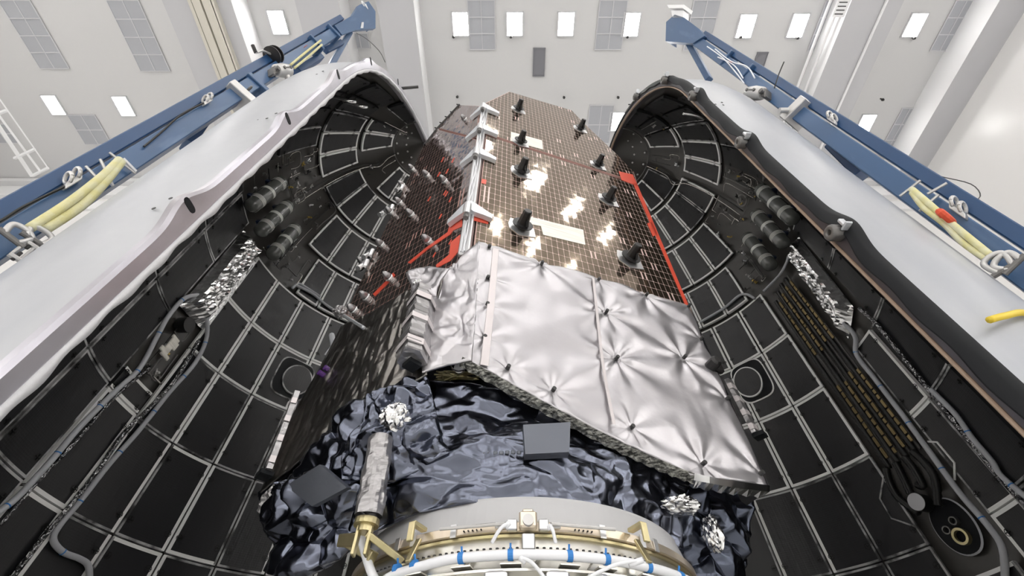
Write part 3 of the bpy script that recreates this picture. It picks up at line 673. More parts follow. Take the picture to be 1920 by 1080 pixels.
# silver tubing running from bay to nose cap and the cap ring
for sd, z0 in ((-1, 10.44), (1, 10.70)):
    b = MB(); b.tube([sp(sd, p, z0, -.03) for p in range(-84, 85, 4)], .012, 6); b.build('nose_cap_ring', 'fitting', FR[sd][0], smooth=True)
    b = MB()
    for p in (-60, -38, -15, 8, 30, 52):
        for zz in (z0+.06, z0+.22): 
            c = sp(sd, p+(6 if zz > z0+.1 else 0), zz, 0); d = unit(sp(sd, p, zz, -.2)-sp(sd, p, zz, 0)); b = MB(); b.tube([c, c+d*.02], .022, 12); b.build('cap_bolt', 'steel', FR[sd][0])
    for dp, oo in ((0, .04), (2.5, .06)):
        p1 = 2.5+dp; P = [sp(sd, a, z, -oo) for a, z in ((p1, 8.4), (p1, 8.9), (p1, 9.4), (p1+1.5, 9.85), (p1+8, 10.1), (p1+3, 10.3), (p1+2, z0))]
        b = MB(); b.tube(smooth_path(P, 5), .012, 6); b.build('vent_line', 'pipe' if dp else 'fitblack', FR[sd][0], smooth=True)
# pushers at the nose
b = MB(); A_ = at(690, 171, 4.35); B_ = at(783, 163, 4.45); b.tube([A_, B_], .05, 16); ps = b.build('nose_pusher', 'black', FR[-1][0], smooth=True)
b = MB(); d = unit(B_-A_); b.tube([B_, B_+d*.015], .052, 16); b.tube([B_+d*.016, B_+d*.02], .02, 10); b.build('end_cap', 'fitting', ps)
b = MB(); b.box(A_-d*.05, (.2, .16, .16), d, np.cross(d, (0, 0, 1)), (0, 0, 1), bev=.02); b.tube([A_-d*.1, A_+np.array([-.5, .2, .25])], .03, 8); b.build('pusher_mount', 'black', ps)
b = MB(); A_ = at(1178, 196, 4.7); B_ = at(1258, 196, 4.75); b.tube([A_, B_], .018, 8); b.tube([B_, B_+np.array([.5, .2, .25])], .02, 8); b.build('nose_rod', 'black', FR[1][0])
# foil strap hanging near the rim opening
for px, sd in (((627, 168), -1), ((652, 180), -1), ((1310, 202), 1)):
    a, z = hit(sd, *px); b = MB(); c = sp(sd, a, z, -.15); b.tube(smooth_path([c+np.array([-.2, 0, .1]), c, c+np.array([.18, .05, -.03]), c+np.array([.25, .1, .1])], 4), .035, 8); b.build('wrapped_lead', 'foil', FR[sd][0], smooth=True)
# right half: corrugated ducts with gold strips, hoses, disc
rt = FR[1][0]
for i, ph in enumerate((19.6, 16.4, 13.2, 10.0)):
    zt = (6.3, 6.4, 6.45, 6.45)[i]
    b = MB(); zz = list(np.arange(3.0, zt, .03)); b.tube([sp(1, ph-.12*(z-3), z, -.08) for z in zz], [.036 if k % 2 else .030 for k in range(len(zz))], 10); dct = b.build('air_duct', 'fitblack', rt, smooth=True)
    b = MB(); z = 3.1; r2 = random.Random(i)
    while z < zt-.15:
        if abs(z-4.55) > .3:
            l = r2.uniform(.06, .16); c = sp(1, ph-1.5-.12*(z-3), z+l/2, -.10); rad = unit(sp(1, ph, z, -.3)-sp(1, ph, z, 0)); tg = np.cross(rad, (0, 0, 1)); b = MB(); b.box(c, (.045, .02, l), tg, rad, (0, 0, 1), bev=.004); b.build('gold_strip', 'brassdark', dct)
            z += l+.02
        else: z += .1
    b = MB(); b.tube([sp(1, ph-1.6-.12*(z-3), z, -.075) for z in (3.0, 4.5, zt)], .012, 6); b.build('side_rail', 'fitting', dct)
for i, (ph, end) in enumerate(((20, (19.5, 2.42)), (16.6, (18.6, 2.62)), (13.4, (15.2, 2.68)), (10.2, (13.8, 2.4)))):
    mid = [(ph, 3.0), (ph+(1.6, .6, -.3, -.8)[i], 2.85), (ph+(2, 1.6, .5, -.6)[i], 2.65), end]
    P = smooth_path([sp(1, a, z, -.12) for a, z in mid], 12); b = MB(); b.tube(P, [.046 if k % 2 else .038 for k in range(len(P))], 12); b.build('corrugated_hose', 'fitblack', rt, smooth=True)
c = sp(1, 17.2, 2.5, -.2); rad = unit(sp(1, 17.2, 2.5, -.3)-sp(1, 17.2, 2.5, 0)); b = MB(); b.tube([c-rad*.14, c], .098, 36); b.build('duct_manifold', 'fitblack', rt); b = MB(); b.tube([c, c+rad*.006], .096, 36); b.build('manifold_cover', 'tapegrey' if 'tapegrey' in M else 'soffit', rt)
a, z = 14.6, 2.2; b = MB()
def pl(a, z, pts, d): return [sp(1, a+math.degrees(x/2.5), z+y, -d) for x, y in pts]
ov = [(.23*math.copysign(abs(math.cos(t))**.9, math.cos(t)), .30*math.sin(t)) for t in (2*math.pi*k/40 for k in range(40))]
b.grid([pl(a, z, ov, .03), pl(a, z, [(x*.94, y*.95) for x, y in ov], .045)], 1, closed=True); b.grid([pl(a, z, [(x*.94, y*.95) for x, y in ov], .035), pl(a, z, [(x*.01, y*.01) for x, y in ov], .035)], 0, closed=True); b.build('vent_port', ['seal', 'harness'], rt)
for (x, y), r_, m_ in (((-.05, .03), .045, 'fitting'), ((.08, -.02), .045, 'fitting'), ((-.01, -.12), .085, 'gold')):
    ci = [(x+r_*math.cos(t), y+r_*math.sin(t)) for t in (2*math.pi*k/24 for k in range(24))]; cj = [(x+r_*.7*math.cos(t), y+r_*.7*math.sin(t)) for t in (2*math.pi*k/24 for k in range(24))]
    b = MB(); b.grid([pl(a, z, ci, .04), pl(a, z, ci, .09), pl(a, z, cj, .09), pl(a, z, cj, .05)], closed=True); b.build('port_collar', m_, rt, smooth=False)
# light edged notch line beside the ducts
stube(1, [(1630, 856), (1657, 893), (1650, 935), (1672, 972), (1718, 988), (1740, 1022)], .012, 'edge_tape', 'tapedim', off=.05, k=1)
stube(1, [(1740, 828), (1757, 829), (1790, 868), (1790, 900)], .012, 'edge_tape', 'tape', off=.05, k=1)
# left half: exposed mechanism plate beneath foil cover
b = MB(); a, z = hit(-1, 300, 652)
for dx, dz, sx, sz in ((0, 0, .10, .30), (.07, .08, .06, .12), (-.06, -.08, .09, .07), (.05, -.12, .12, .06), (0, .16, .14, .05)):
    c = sp(-1, a+math.degrees(dx/2.5), z+dz, -.12); rad = unit(sp(-1, a, z, -.3)-sp(-1, a, z, 0)); tg = np.cross(rad, (0, 0, 1)); b.box(c, (sx, .03, sz), tg, rad, (0, 0, 1), bev=.008)
b.build('release_mechanism', 'cream', FR[-1][0])
b = MB(); a, z = hit(-1, 335, 610); b.tube([sp(-1, a, z, -.02), sp(-1, a, z, -.16)], .11, 20); b.build('round_housing', 'fitblack', FR[-1][0])
# shell exterior hard points
for sd, pxs in ((-1, [(590, 135), (497, 215), (288, 378)]), (1, [(1345, 190)])):
    for x, y in pxs:
        P = FP[sd]; d = ray(x, y); t_ = None
        for i in range(800):
            t = 1+i*.02; z = t*d[2]
            if z < P['zt'] and math.hypot(t*d[0]-P['xa'], t*d[1]-P['ya']) < prof(sd, z)+.17: t_ = t; break
        if t_ is None: continue
        c = C0+d*t_; pa = math.degrees(math.atan2(c[1]-P['ya'], (c[0]-P['xa'])*sd)); z = c[2]-ZC; b = MB()
        for dx, dz in ((-.09, .05), (.09, .05), (-.05, -.09), (.06, -.08)):
            q0 = sp(sd, pa+math.degrees(dx/2.6), z+dz, .149); q1 = sp(sd, pa+math.degrees(dx/2.6), z+dz, .153); b.tube([q0, q1], .015, 8)
        b.build('mounting_hole', 'darkdot', FR[sd][0])
# ------------------------------------------------------------ the satellite
SC = 2.2
cF = np.array([-.189*SC, SC, ZC]); aF = unit((.984, .334, 0)); nF = unit((.334, -.984, 0))
aL = unit((-.566, .378, 0)); nL = unit((-.378, -.566, 0))
sat = empty('satellite', (.1, 3.3, ZC+1.2), 'large satellite with folded solar panels above a pale foil blanket on the adapter ring', 'satellite')
def onF(x, y, d=0.): return onplane(x, y, cF+nF*d, nF)
def onL(x, y, d=0.): return onplane(x, y, cF+nL*d, nL)
def uvF(p): q_ = np.array(p)-cF; return (float(q_@aF), float(q_[2]))
def uvL(p): q_ = np.array(p)-cF; return (float(q_@aL), float(q_[2]))
def panel(name, px, on, n, uvf, m, th=.05, ins=None):
    P = [on(*p) for p in px]; b = MB(); b.prism([p-n*th for p in P], n, th, 1)
    ob = b.build(name, [m, 'pinkedge'], sat)
    c = sum(P)/len(P); f = MB(); k = ins or .010
    Q = [p+unit(c-p)*k for p in P]; f.add([q_+n*.003 for q_ in Q], [tuple(range(len(Q)))], 0)
    f.build('cell_face', m, ob, uvf=uvf)
    return ob
up = panel('solar_panel', [(912, 250), (905, 196), (955, 172), (1072, 207), (1096, 232), (1152, 285), (1188, 322), (1194, 342)], onF, nF, uvF, 'cells')
lo = panel('solar_panel', [(888, 470), (912, 254), (1194, 346), (1291, 575), (1285, 590), (880, 470)][:5]+[(880, 478)], onF, nF, uvF, 'cells')
sd1 = panel('solar_panel', [(866, 492), (893, 262), (820, 243), (795, 272), (648, 590), (700, 620)], onL, nL, uvL, 'cells_side')
sd2 = panel('solar_panel', [(893, 258), (899, 199), (862, 197), (821, 240)], onL, nL, uvL, 'cells_side')
def flat(on, n, px, m, name, parent, th=.004, d=.004):
    P = [on(*p)+n*d for p in px]; b = MB(); b.prism(P, n, th); return b.build(name, m, parent)
flat(onF, nF, [(984, 405), (1093, 432), (1097, 460), (1018, 441), (1014, 425), (988, 420)], 'cream', 'cream_patch', lo)
flat(onF, nF, [(958, 248), (1016, 264), (1018, 281), (957, 265)], 'cream', 'cream_patch', up)
# red areas along the right edge and by the hinges
for px in ([(1160, 322), (1186, 328), (1196, 350), (1165, 338)], [(1187, 345), (1194, 345), (1291, 575), (1284, 572)], [(1213, 420), (1222, 416), (1232, 440), (1224, 444)]): flat(onF, nF, px, 'red', 'red_margin', lo)
for px in ([(884, 383), (900, 386), (900, 396), (917, 402), (915, 421), (886, 414)], [(903, 336), (912, 338), (911, 346), (902, 344)]): flat(onF, nF, px, 'red', 'red_margin', lo, .003)
for px in ([(866, 400), (868, 425), (850, 433), (845, 440), (800, 470), (770, 495), (765, 493), (800, 465), (840, 436), (843, 425)], [(846, 455), (864, 440), (862, 470), (845, 490), (820, 503), (818, 498), (843, 478)], [(700, 552), (730, 522), (738, 512), (742, 516), (725, 535), (704, 556)]): flat(onL, nL, px, 'red', 'red_margin', sd1, .003)
rr = random.Random(5)
for i in range(26):
    t = rr.random(); x = 700+rr.random()*150; y = 300+rr.random()*230
    if (x-650)*(-.47)+585 > y+0 and x < 800: continue
    if y > 590-(x-650)*.45-30: continue
    flat(onL, nL, [(x, y), (x+5, y-9), (x+7, y-9), (x+2, y)], 'red', 'red_mark', sd1, .002)
# silver hinge post at the corner
cor = lambda z: np.array([cF[0], cF[1], z])
zt = onF(905, 200)[2]; zb = onF(876, 480)[2]; outn = unit(nF+nL)
b = MB(); b.box(cor((zt+zb)/2)+outn*-.03, (.10, .09, zt-zb), unit(np.cross(outn, (0, 0, 1))), outn, (0, 0, 1), bev=.01); b.build('corner_post', 'silver', sat)
b = MB()
zz = np.linspace(zb, zt, 14)
for k in range(3): b.tube(smooth_path([cor(z)+outn*(.03+.01*math.sin(i*2.1+k))+unit(aF-aL)*(.02*math.sin(i*1.3+k*2)) for i, z in enumerate(zz)], 4), .006, 6)
b.build('wire_bundle', 'white', sat)
def hinge(y):
    z = cor(0).copy(); c = onF(890, y); c = cor(c[2]); h = empty_part('hinge_bracket')
def bracket(z):
    c = cor(z)+outn*.05; b = MB()
    for a, n in ((aF, nF), (aL, nL)):
        poly = [c+n*.01, c+n*.01+(0, 0, .16), c+n*.01+a*.06+np.array([0, 0, .13]), c+a*.20+np.array([0, 0, .05]), c+a*.24+np.array([0, 0, .03]), c+a*.24-np.array([0, 0, .05]), c+a*.16-np.array([0, 0, .03]), c+a*.05-np.array([0, 0, .02])]
        poly = [np.array(p)-n*.03 for p in poly]; b.prism(poly, n, .05)
    o = b.build('hinge_bracket', 'bracket', sat)
    b = MB(); b.tube([c+outn*.035+np.array([0, 0, -.14]), c+outn*.035+np.array([0, 0, .05])], .038, 14); b.build('hinge_pin', 'silver', o, smooth=False)
    b = MB(); b.tube([c+outn*.035+np.array([0, 0, -.2]), c+outn*.035+np.array([0, 0, -.14])], .028, 6); b.build('hinge_nut', 'fitting', o)
for y in (207, 248, 297, 405): bracket(float(onF(886 if y > 300 else 900, y)[2]))
# hold-downs on the front
for i, (x, y, s_) in enumerate(((971, 207, 1), (1087, 243, 1), (975, 268, 1), (1120, 311, 1), (976, 324, 1.1), (1139, 376, 1.1), (977, 428, 1.15), (1179, 488, 1.15))):
    par = up if i in (0, 1, 2) else lo; P = onF(x, y); z = np.array([0, 0, 1.]); s_ *= .92
    b = MB(); b.prism([P+aF*u*s_+z*v*s_+nF*.004 for u, v in ((-.13, .02), (-.11, .12), (.05, .13), (.13, .03), (.14, -.1), (-.02, -.14), (-.12, -.06))], nF, .006); pl_ = b.build('hold_down', 'silver', par)
    b = MB(); b.tube([P+nF*.01, P+nF*.04*s_, P+nF*.045*s_, P+nF*.055*s_], [.05*s_, .055*s_, .10*s_, .10*s_], 20); b.build('dish', 'black', pl_)
    b = MB(); b.tube([P+nF*.05*s_, P+nF*.06*s_, P+nF*.19*s_, P+nF*.20*s_], [.062*s_, .055*s_, .042*s_, .036*s_], 8); b.tube([P+nF*.06*s_-z*.05+aF*.04, P+nF*.12*s_-z*.03+aF*.02], .018, 6); b.build('post', 'black', pl_)
for x, y in ((775, 319), (803, 331), (836, 342), (757, 350), (752, 382), (774, 405), (735, 400), (806, 455), (718, 461), (683, 494), (733, 524), (667, 584), (873, 226), (690, 560)):
    P = onL(x, y); z = np.array([0, 0, 1.]); b = MB(); par = sd2 if y < 230 else sd1
    b.tube([P, P+nL*.02, P+nL*.025, P+nL*.035], [.035, .035, .045, .04], 14); o = b.build('hold_down', 'silver', par)
    b = MB(); b.tube([P+nL*.03, P+nL*.045, P+nL*.10, P+nL*.115], [.025, .042, .024, .006], 10); b.build('post', 'strap', o, smooth=True)
b = MB()
for x, y in ((862, 197), (850, 211), (840, 220), (830, 231), (821, 241)):
    P = onL(x, y); b.tube([P, P+unit(aL)*.05+nL*.03+np.array([0, 0, .05])], .012, 6)
b.tube([onL(862, 197)+nL*.01, onL(820, 242)+nL*.01, onL(797, 272)+nL*.01], .016, 6); b.build('edge_hook', 'black', sd2)
for x, y in ((757, 357), (738, 395), (727, 402), (700, 480), (690, 500)):
    P = onL(x-4, y); b = MB(); b.box(P+nL*.03, (.12, .05, .16), aL, nL, (0, 0, 1), bev=.02); b.tube([P+nL*.03, P+nL*.08+np.array([0, 0, -.12])], .03, 8); b.build('edge_latch', 'silver', sd1)
# bus core, so nothing is hollow
b = MB(); zt_ = float(onF(905, 240)[2]); base_z = ZC+2.4
foot = [cF+aF*.03+aL*.03, cF+aF*2.22, cF+aF*1.9-nF*1.9, cF+aL*1.2-nL*1.9, cF+aL*1.46]
foot = [np.array([p[0], p[1], 0])-.07*np.array([*(nF+nL)[:2], 0]) for p in foot]
def ring_at(z, k=1.): 
    c = sum(foot)/5; return [c+(p-c)*k+np.array([0, 0, z]) for p in foot]
b.grid([ring_at(base_z-.25, .8), ring_at(base_z, .96), ring_at(ZC+5.9, .96)], closed=True); b.add(ring_at(ZC+5.9, .96), [(0, 1, 2, 3, 4)]); b.add(ring_at(base_z-.25, .8), [(0, 1, 2, 3, 4)])
b.build('bus_body', 'mli_deep', sat)
# foil sheets
def sheet(name, rows, on, m, amp, freq=3., nu=60, nv=50, pins=(), parent=sat, smooth=False, nrm=None, th=.012, seed=0., aniso=(1, 1, 1), fold=1.):
    """rows of pixel polylines; on(x,y,...) turns each into a point"""
    G = [[np.array(on(*p)) for p in r] for r in rows]; nr = len(G); ncp = len(G[0])
    g = np.array(G); vs_ = np.linspace(0, nr-1, nv+1); us_ = np.linspace(0, ncp-1, nu+1); out = []
    for v in vs_:
        i = min(int(v), nr-2); a = v-i; row = []
        for u in us_:
            j = min(int(u), ncp-2); c = u-j
            row.append((g[i, j]*(1-a)+g[i+1, j]*a)*(1-c)+(g[i, j+1]*(1-a)+g[i+1, j+1]*a)*c)
        out.append(row)
    out = np.array(out); N_ = np.zeros_like(out)
    du = np.gradient(out, axis=1); dv = np.gradient(out, axis=0); N_ = np.cross(du, dv); N_ /= np.linalg.norm(N_, axis=2, keepdims=True)+1e-9
    mid = out.reshape(-1, 3).mean(0)
    if np.dot(N_.reshape(-1, 3).mean(0), C0-mid) < 0: N_ = -N_
    for i in range(nv+1):
        for j in range(nu+1):
            p = out[i, j]; q_ = Vector((p[0]*aniso[0]*freq+seed, p[1]*aniso[1]*freq, p[2]*aniso[2]*freq))
            wv = noise.noise_vector(q_*.6)*.7; q2 = q_+wv
            d, _ = noise.voronoi(q2); h = min(d[1]-d[0], .55)*fold*1.1-.4+noise.noise(q_*.7)*.9+(1-abs(noise.noise(q_*1.3)*2))*.5*fold+(1-abs(noise.noise(q_*2.9)*2))*.16*fold
            edge = min(1, min(i, nv-i)/3+.25)*min(1, min(j, nu-j)/3+.25)
            hh = amp*h*edge
            for (P, A_, Lr) in pins:
                w_ = p-P; r_ = np.linalg.norm(w_)+1e-5
                if r_ < Lr*3: 
                    th_ = math.atan2(w_[2], w_[0]); hh += -A_*math.exp(-r_/(Lr*.35))+A_*.55*math.exp(-r_/Lr)*math.sin(th_*7+seed+P[0]*9)
            out[i, j] = p+N_[i, j]*hh
    b = MB(); b.grid([list(r) for r in out]); 
    o = b.build(name, m, parent, smooth=smooth)
    md = o.modifiers.new('thickness', 'SOLIDIFY'); md.thickness = th; md.offset = 0
    return o
DW = .12
def onW(x, y): return onF(x, y, DW)
pins_px = [(917, 464), (914, 522), (1016, 494), (1122, 525), (1137, 585), (1156, 672), (1212, 553), (1283, 670), (1291, 574), (1315, 635), (952, 690), (1037, 732), (1184, 802), (1318, 870), (1426, 888), (913, 572), (908, 634), (1364, 747)]
pins = [(onW(*p), .03 if p in ((1016, 494), (1283, 670), (1212, 553), (1137, 585), (1156, 672)) else .012, .30) for p in pins_px]
wb = sheet('pale_blanket', [[(897, 452), (1000, 484), (1120, 522), (1200, 545), (1291, 572)], [(890, 560), (1020, 600), (1140, 635), (1230, 665), (1338, 682)], [(883, 678), (1016, 752), (1150, 822), (1300, 892), (1440, 912)]], onW, 'mli_white', .013, 2.0, 150, 120, pins, smooth=True, aniso=(1, 1, .55), fold=.8, th=.02)
for p in pins_px: P = onW(*p); b = MB(); b.tube([P-nF*.02, P+nF*.028], .014, 8); b.build('blanket_button', 'darkdot', wb)
# seams
for px in ([(928, 470), (922, 540), (915, 610), (906, 690)], [(1110, 525), (1118, 600), (1128, 690), (1148, 800)]):
    P = smooth_path([onW(*p) for p in px], 8); b = MB(); wd = .028 if px[0][0] < 1000 else .012
    b.grid([[p-aF*wd+nF*.022 for p in P], [p-aF*wd*.9+nF*.027 for p in P], [p+aF*wd*.9+nF*.027 for p in P], [p+aF*wd+nF*.022 for p in P]]); b.build('seam_tape', 'mli_tape', wb)
# layered bottom edge of the blanket
edge = [(866, 672), (883, 680), (1016, 754), (1150, 824), (1240, 866), (1310, 893)]
P = smooth_path([onW(*p) for p in edge], 10); b = MB(); b.grid([[p+nF*.012 for p in P], [p-nF*.02+np.array([0, 0, -.02+.006*math.sin(i*1.9)]) for i, p in enumerate(P)], [p-nF*.05+np.array([0, 0, -.03+.008*math.sin(i*2.3)]) for i, p in enumerate(P)], [p-nF*.07+np.array([0, 0, .01]) for p in P]]); b.build('layered_edge', 'mli_edge', wb)
P = smooth_path([onW(*p) for p in ((1300, 890), (1370, 903), (1441, 912))], 10); b = MB(); b.grid([[p+nF*.014 for p in P], [p-nF*.01+np.array([0, 0, -.03]) for i, p in enumerate(P)], [p-nF*.08+np.array([0, 0, -.035+.008*math.sin(i*2)]) for i, p in enumerate(P)], [p-nF*.12 for p in P]]); b.build('foil_edge', 'foil', wb)
# return along the right side
P = [onW(*p) for p in ((1291, 572), (1338, 682), (1440, 912))]; b = MB(); b.grid([[p+nF*.01 for p in P], [p+aF*.04-nF*.04 for p in P], [p+aF*.04-nF*.3 for p in P]]); b.build('side_return', 'strap', sat)
# corner wrap to the left of the ridge
def onK(x, y, w_=.5):
    return onplane(x, y, cF+nF*DW*.6+nL*DW*.4, unit(nF*.25+nL*.75))
ck = onW(897, 452)
cw = sheet('corner_blanket', [[(838, 505), (868, 478), (899, 452)], [(815, 580), (850, 570), (893, 560)], [(790, 645), (840, 650), (888, 640)], [(792, 700), (838, 684), (884, 677)]], lambda x, y: onplane(x, y, ck, unit(nF*.45+nL*.55)), 'mli_white', .03, 3.4, 50, 60, [(onplane(x, y, ck, unit(nF*.45+nL*.55)), .03, .2) for x, y in ((880, 540), (850, 500), (870, 610))], smooth=True, fold=1.1, th=.015)
# smoky side sheet on the left face
ls = sheet('side_blanket', [[(640, 612), (690, 590), (760, 548), (838, 505)], [(600, 690), (660, 660), (730, 630), (812, 590)], [(545, 785), (610, 760), (690, 710), (795, 650)], [(488, 925), (570, 858), (650, 790), (800, 702)]], lambda x, y: onL(x, y, .10), 'mli_side', .016, 8.0, 170, 170, aniso=(1, 1, .28), fold=1.1, seed=4, smooth=True)
# loose flap at the top of the side
sheet('loose_flap', [[(762, 512), (800, 500), (842, 505)], [(772, 535), (790, 530), (825, 528)], [(775, 560), (800, 560), (818, 556)]], lambda x, y: onL(x, y, .2), 'mli_white', .05, 6, 20, 20, smooth=True, seed=2)
# strapped boxes
def strapbox(px0, px1, wd, on, a, n, name, parts=4, side=1, dep=.16):
    A_, B_ = on(*px0), on(*px1); d = unit(B_-A_); L_ = np.linalg.norm(B_-A_); t = unit(np.cross(d, n)); b = MB()
    rows = []
    for i in range(41):
        s_ = i/40; c = A_+d*L_*s_; j = (.012*math.sin(i*1.3)+.01*math.sin(i*2.9))*(dep/.16)**2
        rows.append([c-t*wd/2-n*.02, c-t*wd/2+n*(dep*.6+j), c-t*wd*.1+n*(dep+j), c+t*wd/2+n*(dep*.45-j), c+t*wd/2-n*.02])
    b.grid(rows); b.add([rows[0][k] for k in range(5)], [(0, 1, 2, 3, 4)]); b.add([rows[-1][k] for k in range(5)], [(4, 3, 2, 1, 0)])
    o = b.build(name, 'strap', sat)
    for k in range(parts):
        s_ = (k+.6)/parts; b = MB(); c = A_+d*L_*s_; hw = wd*.56
        b.grid([[c+d*q_-t*hw-n*.02, c+d*q_-t*hw+n*(dep*.62), c+d*q_-t*wd*.1+n*(dep*1.1), c+d*q_+t*hw+n*(dep*.5), c+d*q_+t*hw-n*.02] for q_ in (-.025, .025)]); b.build('strap', 'mli_tape', o)
    b = MB(); b.tube([B_+n*.02, B_+d*.03+n*.02], .06, 4); b.build('dark_end', 'seal', o)
strapbox((798, 560), (775, 685), .17, lambda x, y: onL(x, y, .16), aL, unit(nL*.6+nF*.4), 'strapped_cover', 3)
strapbox((556, 742), (503, 888), .12, lambda x, y: onL(x, y, .15), aL, unit(nL*.6+aL*.4), 'strapped_edge_cover', 4, dep=.03)
strapbox((1366, 715), (1418, 815), .10, lambda x, y: onF(x, y, -.05), aF, unit(nF*.6+aF*.4), 'strapped_edge_cover', 4, dep=.03)
# dark foil belly and lumps
bel = sheet('belly_blanket', [[(690, 758, 2.47), (790, 713, 2.36), (900, 722, 2.36), (1000, 765, 2.44), (1100, 805, 2.52), (1200, 850, 2.67), (1290, 890, 2.87)],
 [(690, 830, 2.42), (790, 800, 2.35), (880, 805, 2.33), (1000, 830, 2.35), (1100, 838, 2.44), (1200, 870, 2.62), (1290, 920, 2.85)],
 [(690, 905, 2.45), (790, 872, 2.36), (880, 853, 2.31), (1000, 856, 2.33), (1100, 870, 2.42), (1200, 902, 2.62), (1272, 952, 2.82)],
 [(690, 1003, 2.62), (785, 962, 2.42), (880, 944, 2.32), (1000, 940, 2.31), (1100, 958, 2.41), (1200, 993, 2.61), (1280, 1038, 2.92)]], at, 'mli_dark', .050, 3.6, 170, 110, fold=1.1, seed=9, aniso=(.7, 1, 1.2), smooth=True)
lump = sheet('lower_blanket', [[(486, 925, 3.02), (560, 862, 2.77), (630, 802, 2.62), (705, 745, 2.46)], [(492, 965, 2.92), (560, 925, 2.62), (630, 880, 2.48), (700, 845, 2.40)], [(512, 1005, 2.92), (580, 990, 2.66), (640, 960, 2.56), (700, 930, 2.48)],
 [(520, 1060, 3.0), (565, 1085, 2.85), (620, 1060, 2.78), (695, 1000, 2.66)]], at, 'mli_dark', .085, 3.4, 120, 120, fold=1.3, seed=21, smooth=True)
lump2 = sheet('lower_blanket', [[(1180, 862, 2.70), (1250, 885, 2.85), (1320, 905, 2.99), (1402, 925, 3.14)], [(1205, 915, 2.68), (1262, 940, 2.82), (1320, 960, 2.96), (1400, 985, 3.1)], [(1255, 985, 2.86), (1292, 1010, 2.92), (1332, 1020, 3.0), (1395, 1035, 3.15)], [(1285, 1050, 3.0), (1312, 1090, 3.0), (1345, 1095, 3.05), (1385, 1100, 3.2)]], at, 'mli_deep', .085, 3.4, 110, 110, fold=1.3, seed=31, smooth=True)
cr = sheet('upper_belly_foil', [[(690, 742, 2.30), (745, 722, 2.27), (800, 700, 2.22)], [(680, 790, 2.32), (750, 775, 2.26), (815, 760, 2.24)], [(640, 850, 2.42), (740, 835, 2.32), (830, 830, 2.3)], [(640, 900, 2.46), (740, 905, 2.4), (850, 850, 2.32)]], at, 'mli_dark', .06, 5, 90, 90, fold=1.4, seed=41, smooth=True)
# plates and boxes under foil
def plate_px(px, Y, m, name, th=.03):
    P = [at(x, y, yy) for (x, y), yy in zip(px, Y)]; n = unit(np.cross(P[1]-P[0], P[-1]-P[0])); 
    if np.dot(n, C0-P[0]) < 0: n = -n
    b = MB(); b.prism([p-n*th for p in P], n, th*2); return b.build(name, m, sat)
plate_px([(541, 912), (604, 872), (655, 915), (590, 950)], (2.58, 2.45, 2.40, 2.52), 'mli_box', 'covered_plate', .02)
plate_px([(980, 802), (1068, 797), (1066, 853), (984, 857)], (2.24, 2.26, 2.26, 2.24), 'mli_box', 'covered_box', .03)
b = MB()
for i in range(16):
    x = 885+i*11
    if 975 < x < 1075: continue
    y = 848+abs(x-960)*.06; P = at(x, y, 2.28+abs(x-960)*.0006); b.box(P, (.026, .012, .022), bev=.004)
b.build('clip_row', 'mli_box', sat)
# wrapped strut with gold foot
top = at(716, 822, 2.26); bot = at(690, 968, 2.30); d = unit(bot-top); L_ = np.linalg.norm(bot-top); b = MB(); rows = []
a1 = unit(np.cross(d, (0, 1, 0))); a2 = np.cross(d, a1)
for i in range(46):
    s_ = i/45; row = []
    for k in range(24):
        t = 2*math.pi*k/24; p = top+d*L_*s_; r_ = .068+.012*noise.noise(Vector((math.cos(t)*1.5, math.sin(t)*1.5, s_*5)))+.008*abs(noise.noise(Vector((math.cos(t)*4, math.sin(t)*4, s_*12))))
        row.append(p+(a1*math.cos(t)+a2*math.sin(t))*r_)
    rows.append(row)
b.grid(rows, closed=True); b.build('wrapped_strut', 'strap', sat)
# crinkled bright bits
def crumple(c, r, m, name, seed, parent=sat, sq=(1, 1, 1)):
    bm = bmesh.new(); bmesh.ops.create_icosphere(bm, subdivisions=4, radius=1)
    b = MB(); vs = []
    for v in bm.verts:
        q_ = v.co*1.6+Vector((seed, seed*2, 0)); dd, _ = noise.voronoi(q_*1.4); k = 1+.30*(dd[1]-dd[0])-.15+.22*noise.noise(q_*1.2)
        vs.append(np.array(c)+np.array(v.co)*np.array(sq)*r*k)
    b.add(vs, [tuple(v.index for v in f.verts) for f in bm.faces]); bm.free(); return b.build(name, m, parent)
crumple(at(742, 782, 2.22), .09, 'foil', 'foil_wad', 1); crumple(at(520, 945, 2.85), .11, 'strap', 'foil_wad', 2); crumple(at(1275, 948, 2.70), .09, 'foil', 'foil_wad', 3, sq=(1.4, 1, .6)); crumple(at(1335, 1000, 2.85), .08, 'foil', 'foil_wad', 4, sq=(.8, 1, 1.4))
crumple(at(785, 535, 2.2), .05, 'foil', 'foil_wad', 5)
crumple(at(560, 920, 2.75), .10, 'mli_dark', 'foil_wad', 6, sq=(1.8, 1, .7))
# cable bundle and connector ring seen under the blanket corner
P = at(863, 692, 2.38); b = MB(); b.tube([P, P+np.array([.0, -.06, -.04])], .035, 16); b.build('round_connector', 'silver', sat)
b = MB(); rr = random.Random(8)
for i in range(12): b.tube(smooth_path([at(812+rr.random()*90, 696+rr.random()*18, 2.42+rr.random()*.06) for k in range(4)], 5), .006, 6)
b.build('wire_tangle', 'gold', sat)
b = MB(); ring = [P+np.array([.06*math.cos(t), -.05, .06*math.sin(t)]) for t in (2*math.pi*k/20 for k in range(21))]; b.tube(ring, .006, 6); b.build('connector_guard', 'foil', sat)
